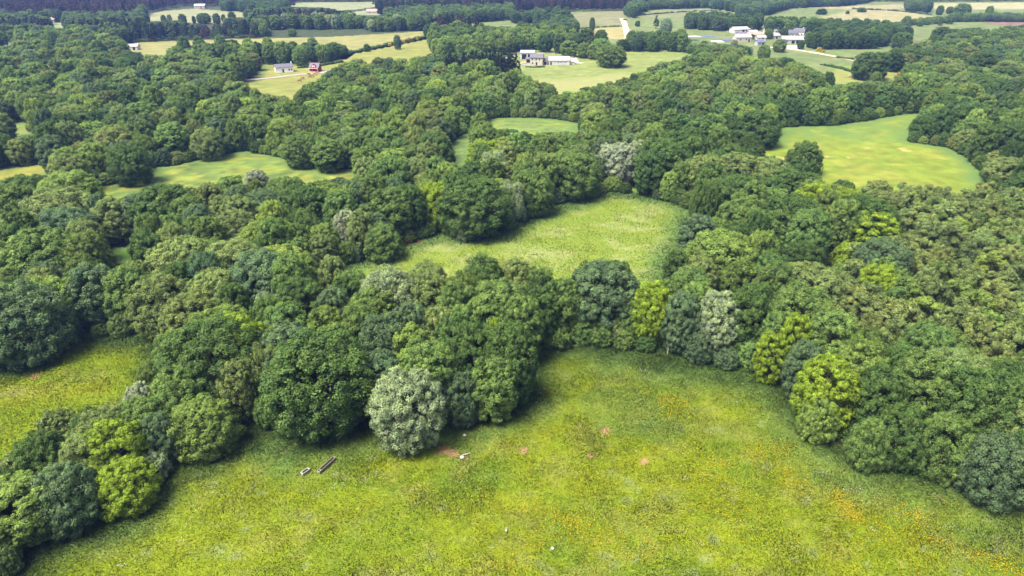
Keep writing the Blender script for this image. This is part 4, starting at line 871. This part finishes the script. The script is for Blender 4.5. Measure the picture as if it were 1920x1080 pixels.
building('far_barn', 'red-roofed barn far off among the top centre woods', 703, 26, 20, 9, 2.6, 2.4, 4, CREAM, TILE, [(-6, 2, 1.5, 1.5)], [(4, 3, 3)], cat='barn')
building('far_shed', 'orange-roofed shed by the far left forest edge', 88, 43, 14, 8, 3.2, 1.8, 6, CREAM, TILE, [(-3, 1.6, 1, 1)], [(2, 2, 2.4)], cat='shed')
building('far_cottage', 'tiny cottage above the far left tree-row field', 374, 16, 13, 8, 3.2, 2, 3, CREAM, TINL, [(-3, 1.6, 1, 1)], [(2, 1.2, 2.1)], cat='cottage')
# car at the head of the track
g = G(1172, 38); t = root('parked_car', (*g, 0), R(20), 'dark car parked at the upper end of the sandy track', 'car')
CARP = simple('dark_car_paint', (.03, .035, .05), .3, .1, 2, .5)
v = [(-2.1, -.85, .35), (2.1, -.85, .35), (2.1, -.85, .85), (1.1, -.85, .95), (.5, -.75, 1.45), (-1.3, -.75, 1.45), (-2.1, -.85, .95)]
v += [(x, -y, z) for x, y, z in v]; f = [tuple(range(7)), tuple(range(13, 6, -1))]+[(i, 7+i, 7+(i+1) % 7, (i+1) % 7) for i in range(7)]
link('body', mesh('body', v, f, CARP), t); boxes('windscreen', [(.55, 1.0, -.7, .7, .98, 1.36)], GLASS, t)
for x in (-1.3, 1.3):
    for y in (-.85, .85): wheel(t, x, y, .34)
# troughs, stones, log
g = G(573, 887); t = root('water_trough', (*g, 0), R(-36), 'short white-rimmed concrete water trough in the front meadow', 'trough')
boxes('basin', [(-.36, -.27, -.85, .85, 0, .6), (.27, .36, -.85, .85, 0, .6), (-.27, .27, -.85, -.74, 0, .6), (-.27, .27, .74, .85, 0, .6)], CONC, t)
boxes('rim', [(-.39, -.27, -.9, .9, .603, .66), (.27, .39, -.9, .9, .603, .66), (-.27, .27, -.9, -.74, .603, .66), (-.27, .27, .74, .9, .603, .66)], CONC, t)
t.scale = (.74, .74, .74)
boxes('water', [(-.268, .268, -.738, .738, .05, .48)], WATER, t)
g = G(613, 875); t = root('feed_trough', (*g, 0), R(-27), 'long narrow weathered wooden feed trough beside the water trough', 'trough')
t.scale = (.74, .8, .8)
boxes('side_board', [(-.36, -.29, -2.3, 2.3, .3, .72)], WOODM, t); boxes('side_board', [(.29, .36, -2.3, 2.3, .3, .72)], WOODM, t)
boxes('end_board', [(-.29, .29, -2.3, -2.22, .3, .7)], WOODM, t); boxes('end_board', [(-.29, .29, 2.22, 2.3, .3, .7)], WOODM, t)
boxes('floor_board', [(-.28, .28, -2.2, 2.2, .3, .36)], DARK, t); boxes('divider', [(-.28, .28, -1.75, -1.68, .37, .62)], CONC, t)
for x in (-.3, .3):
    for y in (-2, 0, 2): boxes('leg', [(x-.05, x+.05, y-.05, y+.05, 0, .3)], WOODM, t)
STONE = simple('field_stone', (.36, .31, .27), .9, .3, 6)
def stone(px, py, s, label, mat=STONE, sq=(1, 1, .6)):
    g = G(px, py); me = bpy.data.meshes.new('stone'); import bmesh
    bm = bmesh.new(); bmesh.ops.create_icosphere(bm, subdivisions=3, radius=1)
    o1 = rng.uniform(0, 99)
    for q in bm.verts:
        n = q.co.normalized(); k = 1+.35*float(vnoise(n.x*2+o1, n.y*2+n.z*3, 1., 1)-.5)+.15*float(vnoise(n.x*5+o1, n.y*5+n.z*4, 1., 2)-.5)
        q.co = (n.x*k*s*sq[0], n.y*k*s*sq[1], n.z*k*s*sq[2]+.3*s)
    bm.to_mesh(me); bm.free(); me.materials.append(mat); me.polygons.foreach_set('use_smooth', np.ones(len(me.polygons), bool))
    return tag(link('stone', me, None, (*g, .1)), label, 'stone')
stone(867, 859, .34, 'reddish stone beside a pale log right of the lone pale tree')
stone(871, 818, .26, 'small white stone in the lush grass behind the lone pale tree', CONC)
stone(949, 996, .17, 'small greyish stone in the middle of the front meadow')
stone(1036, 1030, .22, 'pinkish stone near the bottom centre of the front meadow', STONE)
g = G(874, 855); v, f = [], []; tube(v, f, [(-.55, 0, .2), (-.2, .1, .22), (.3, .2, .26), (.6, .35, .34)], [.09, .11, .09, .05], 8); tag(link('fallen_log', mesh('fallen_log', v, f, PALEBARK), None, (*g, 0)), 'short pale fallen log right of the lone pale tree', 'log')
# pale dead trunk in the far right belt
def snag(px, py, h, label):
    g = G(px, py); v, f = [], []
    tube(v, f, [(0, 0, -.3), (.1, 0, h*.4), (.25, .1, h*.75), (.2, .1, h)], [h*.016, h*.013, h*.009, h*.004]); tube(v, f, [(.15, 0, h*.55), (.9, .1, h*.7), (1.4, .1, h*.9)], [h*.007, h*.005, h*.002], 5); tube(v, f, [(.2, .1, h*.7), (-.6, 0, h*.85)], [h*.006, h*.002], 5)
    tag(link('dead_tree', mesh('dead_tree', v, f, PALEBARK), None, (*g, 0)), label, 'dead tree')
snag(1749, 132, 10, 'pale bare dead trunk in front of the far right tree belt'); snag(1251, 666, 7, 'thin pale bare trunk between the yellow-green tree and bluish tree in the meadow hedge'); snag(1700, 872, 4.5, 'pale bare branches at the meadow foot of the right wood')
snag(1686, 22, 12, 'thin bare tree at a field corner, top right slope')
# hedges: low rows of bushes on the field boundaries
def hedge(pts, w, h, col, label, step=1.6):
    g = GP(pts); vs, lv, tp, ns = [], [], [], []
    seg = np.linalg.norm(np.diff(g, axis=0), axis=1); L_ = seg.sum(); s = 0
    while s < L_:
        k = 0; q = s
        while k < len(seg)-1 and q > seg[k]: q -= seg[k]; k += 1
        p = g[k]+(g[k+1]-g[k])*min(1, q/seg[k]); me, tm, r0, h0 = PROTO['bush'][rng.integers(3)]
        n = len(me.vertices); co = np.empty(n*3, np.float32); me.vertices.foreach_get('co', co); co = co.reshape(-1, 4, 3)[::5]
        f_ = rng.uniform(.6, 1.25); a = rng.uniform(0, 6.28); ca, sa = math.cos(a), math.sin(a)
        c2 = co.copy(); c2[..., 0] = (co[..., 0]*ca-co[..., 1]*sa)/r0*w*f_+p[0]+rng.normal(0, .3); c2[..., 1] = (co[..., 0]*sa+co[..., 1]*ca)/r0*w*f_+p[1]; c2[..., 2] = co[..., 2]/h0*h*f_
        m_ = c2.mean(1, keepdims=True); c2 = m_+(c2-m_)*1.9
        vs.append(c2.reshape(-1, 3)); nn = unit(m_-np.array((p[0], p[1], h*.3)))+np.array((0, 0, .3)); ns.append(np.repeat(unit(nn[:, 0]), 4, 0)); r_ = rng.random(len(c2)); lv.append(np.repeat(r_, 4)); tp.append(np.repeat(r_*.6, 4))
        s += w*step
    me = fast_mesh('hedgerow', np.concatenate(vs), 4, LEAF, np.concatenate(ns), {'leafvar': np.concatenate(lv), 'tip': np.concatenate(tp)})
    o = link('hedgerow', me); o.color = (*tint(col, .05), 1); tag(o, label, 'hedge', 'hedgerows between the far fields')
hedge([(654,101),(700,92),(750,80),(800,71)], 1.5, 2.0, 'G', 'low hedge dotted with yellow gorse between two pale left fields', 1.1)
hedge([(1540,37),(1600,44),(1690,44)], 1.4, 1.6, 'D', 'dark hedge below the tan field on the top right slope', 2.2)
hedge([(1455,47),(1500,42),(1540,37)], 1.3, 1.5, 'D', 'dark hedge left of the tan field on the top right slope', 2.4)
hedge([(1180,78),(1230,82),(1280,80)], 1.3, 1.4, 'G', 'scrubby hedge between sandy track and village tarpaulins', 2.4)
hedge([(1085,55),(1120,52),(1166,50)], 1.2, 1.2, 'D', 'thin hedge on top of the hay field', 2.2)
hedge([(1690,48),(1745,46),(1800,40)], 1.4, 1.8, 'D', 'dark hedge rising right from the lone pasture tree', 2.0)
hedge([(1600,17),(1680,21),(1745,28)], 1.4, 1.6, 'D', 'dark hedge above the tan field on the top right slope', 2.2)
hedge([(1540,122),(1580,130),(1600,137)], 1.3, 1.3, 'D', 'short hedge running to the cattle pasture', 1.6)
hedge([(1570,108),(1610,114),(1650,120)], 1.2, 1.1, 'D', 'low hedge along the village lane', 1.6)
hedge([(985,126),(1000,127),(1022,126)], .8, .8, 'D', 'short clipped hedge below the cream farmhouse', 1.2)
hedge([(1200,29),(1290,22),(1350,20)], 1.6, 1.4, 'D', 'scrubby hedge across the upper rough pasture', 2.4)
hedge([(560,128),(600,124),(640,117)], 1.2, 1.2, 'D', 'garden hedge behind the dark red house', 1.4)
# gorse
for px, py, w, lab in ((714,89,7,'leftmost yellow gorse bush in the long pale-field hedge'),(731,86,7,'second yellow gorse bush from the left in the long hedge'),(756,80,6,'middle yellow gorse bush in the long hedge'),(768,78,9,'biggest yellow gorse bush in the long hedge'),(782,75,6,'rightmost yellow gorse bush in the long hedge'),(1535,96,9,'yellow gorse bush right of the village polytunnel'),(1543,98,6,'smaller gorse bush at the lane right of the village'),(1650,134,9,'yellow gorse bush below the big lane-end tree'),(1686,141,8,'yellow gorse bush right of the grazing cattle'),(1748,88,6,'small gorse bush by the brown scrub patch'),(286,77,12,'gorse bush on the upper edge of the tan ridge field, left'),(436,71,6,'gorse bush on the upper edge of the tan ridge field, right')):
    g = G(px, py); r = w*P(*g, 1)[2]/F/2; plant('gorse_bush', *g, r, r*1.5, 'U', 'bush', lab, 'yellow gorse bushes', 'bush')
# cattle: one continuous skinned body each
COWM = {c: simple('cow_hide_'+c, k, .8, .25, 3) for c, k in (('brown', (.20, .075, .03)), ('red', (.34, .11, .04)), ('tan', (.42, .28, .16)))}
def cow_mesh():
    P_ = [(0, 0, 1.05), (-.75, 0, 1.1), (.7, 0, 1.12), (1.05, 0, 1.15), (1.4, 0, .85), (1.62, 0, .5), (1.72, 0, .28),  # body, neck, lowered head
          (-.75, .24, .75), (-.86, .25, .42), (-.8, .25, .04), (-.75, -.24, .75), (-.86, -.25, .42), (-.8, -.25, .04),
          (.68, .22, .7), (.72, .22, .38), (.7, .22, .04), (.68, -.22, .7), (.72, -.22, .38), (.7, -.22, .04), (-1.02, 0, 1.1), (-1.1, 0, .6), (1.5, .16, .66), (1.5, -.16, .66)]
    E = [(0, 1), (0, 2), (2, 3), (3, 4), (4, 5), (5, 6), (1, 7), (7, 8), (8, 9), (1, 10), (10, 11), (11, 12), (2, 13), (13, 14), (14, 15), (2, 16), (16, 17), (17, 18), (1, 19), (19, 20), (5, 21), (5, 22)]
    rad = [.40, .38, .37, .27, .19, .15, .10, .17, .08, .06, .17, .08, .06, .14, .075, .06, .14, .075, .06, .05, .03, .04, .04]
    me = bpy.data.meshes.new('cow'); me.from_pydata(P_, E, []); return me, rad
for px, py, yaw, c, lab in ((578.5,141.5,10,'brown','brown cow grazing left in the field below the red house'),(591,141,170,'red','reddish cow grazing right in the field below the red house'),(594,138.5,20,'red','reddish cow nearest the red house'),(578,145,60,'tan','pale tan cow below the grazing pair'),(586,145.5,190,'brown','brown cow close to the trees below the red house'),(567,149.5,30,'brown','brown cow in the middle of the tan house field'),(562.5,153.5,200,'brown','lowest brown cow at the trees beside the tan field'),
    (1591,145.5,10,'tan','leftmost pale cow of the right-hand herd'),(1598,144.5,160,'tan','second pale cow of the right-hand herd'),(1604,146,30,'tan','third pale cow of the right-hand herd'),(1614,145.5,190,'red','reddish cow of the right-hand herd'),(1618,146.5,20,'red','rightmost reddish cow of the right-hand herd')):
    me, rad = cow_mesh(); o = link('cow', me, None, (*G(px, py), 0)); o.rotation_euler.z = R(yaw)
    md = o.modifiers.new('skin', 'SKIN')
    for i, r_ in enumerate(rad): me.skin_vertices[0].data[i].radius = (r_, r_)
    me.skin_vertices[0].data[0].use_root = True
    o.modifiers.new('smooth', 'SUBSURF').levels = 1; o.modifiers['smooth'].render_levels = 1
    me.materials.append(COWM[c]); tag(o, lab, 'cow', 'cattle grazing in the far fields')

# ------------------------------------------------------------------ air, light, camera
m = bpy.data.materials.new('haze'); m.use_nodes = True; nt = m.node_tree; nt.nodes.clear()
vo = nd(nt, 'ShaderNodeVolumePrincipled'); vo.inputs['Color'].default_value = (.20, .36, .92, 1); vo.inputs['Density'].default_value = .00014; vo.inputs['Anisotropy'].default_value = .1
nt.links.new(vo.outputs[0], nd(nt, 'ShaderNodeOutputMaterial').inputs['Volume'])
v, f = [], []; box(v, f, -7100, 7100, -500, 9100, -1, 74); tag(link('haze', mesh('haze', v, f, m)), 'thin bluish haze over the far landscape', 'haze', None, 'stuff')

EL, AZ = 62, -124          # sun height, compass direction it comes from (from the left, slightly behind the camera)
w = bpy.data.worlds.new('World'); SC.world = w; w.use_nodes = True; nt = w.node_tree
sk = nd(nt, 'ShaderNodeTexSky', sky_type='NISHITA', sun_disc=False); sk.sun_elevation = R(EL); sk.sun_rotation = R(AZ); sk.dust_density = 6; sk.air_density = .6; sk.ozone_density = .4
bg = nt.nodes['Background']; bg.inputs['Strength'].default_value = .068; nt.links.new(sk.outputs[0], bg.inputs['Color'])
sl = bpy.data.lights.new('sun', 'SUN'); sl.energy = 1.5; sl.angle = R(26); sl.color = (1, .94, .82); so = bpy.data.objects.new('sun', sl); C.objects.link(so)
from mathutils import Vector
dirv = Vector((math.cos(R(EL))*math.sin(R(AZ)), math.cos(R(EL))*math.cos(R(AZ)), math.sin(R(EL))))
so.rotation_euler = dirv.to_track_quat('Z', 'Y').to_euler(); so.location = (0, 0, 300)
cam = bpy.data.cameras.new('camera'); co = bpy.data.objects.new('camera', cam); C.objects.link(co); SC.camera = co
co.location = (0, 0, H); co.rotation_euler = (math.pi/2-PIT, 0, 0); cam.sensor_width = 36; cam.lens = 36*F/1920; cam.clip_end = 20000; cam.clip_start = .5
SC.view_settings.view_transform = 'Standard'; SC.view_settings.look = 'None'; SC.view_settings.gamma = 1; SC.view_settings.exposure = 2.5
cy = SC.cycles; cy.max_bounces = 5; cy.diffuse_bounces = 3; cy.glossy_bounces = 1; cy.transmission_bounces = 2; cy.volume_bounces = 0; cy.transparent_max_bounces = 6; cy.caustics_reflective = cy.caustics_refractive = False
cy.use_denoising = True; cy.denoiser = 'OPENIMAGEDENOISE'; cy.denoising_input_passes = 'RGB_ALBEDO_NORMAL'; cy.denoising_prefilter = 'ACCURATE'
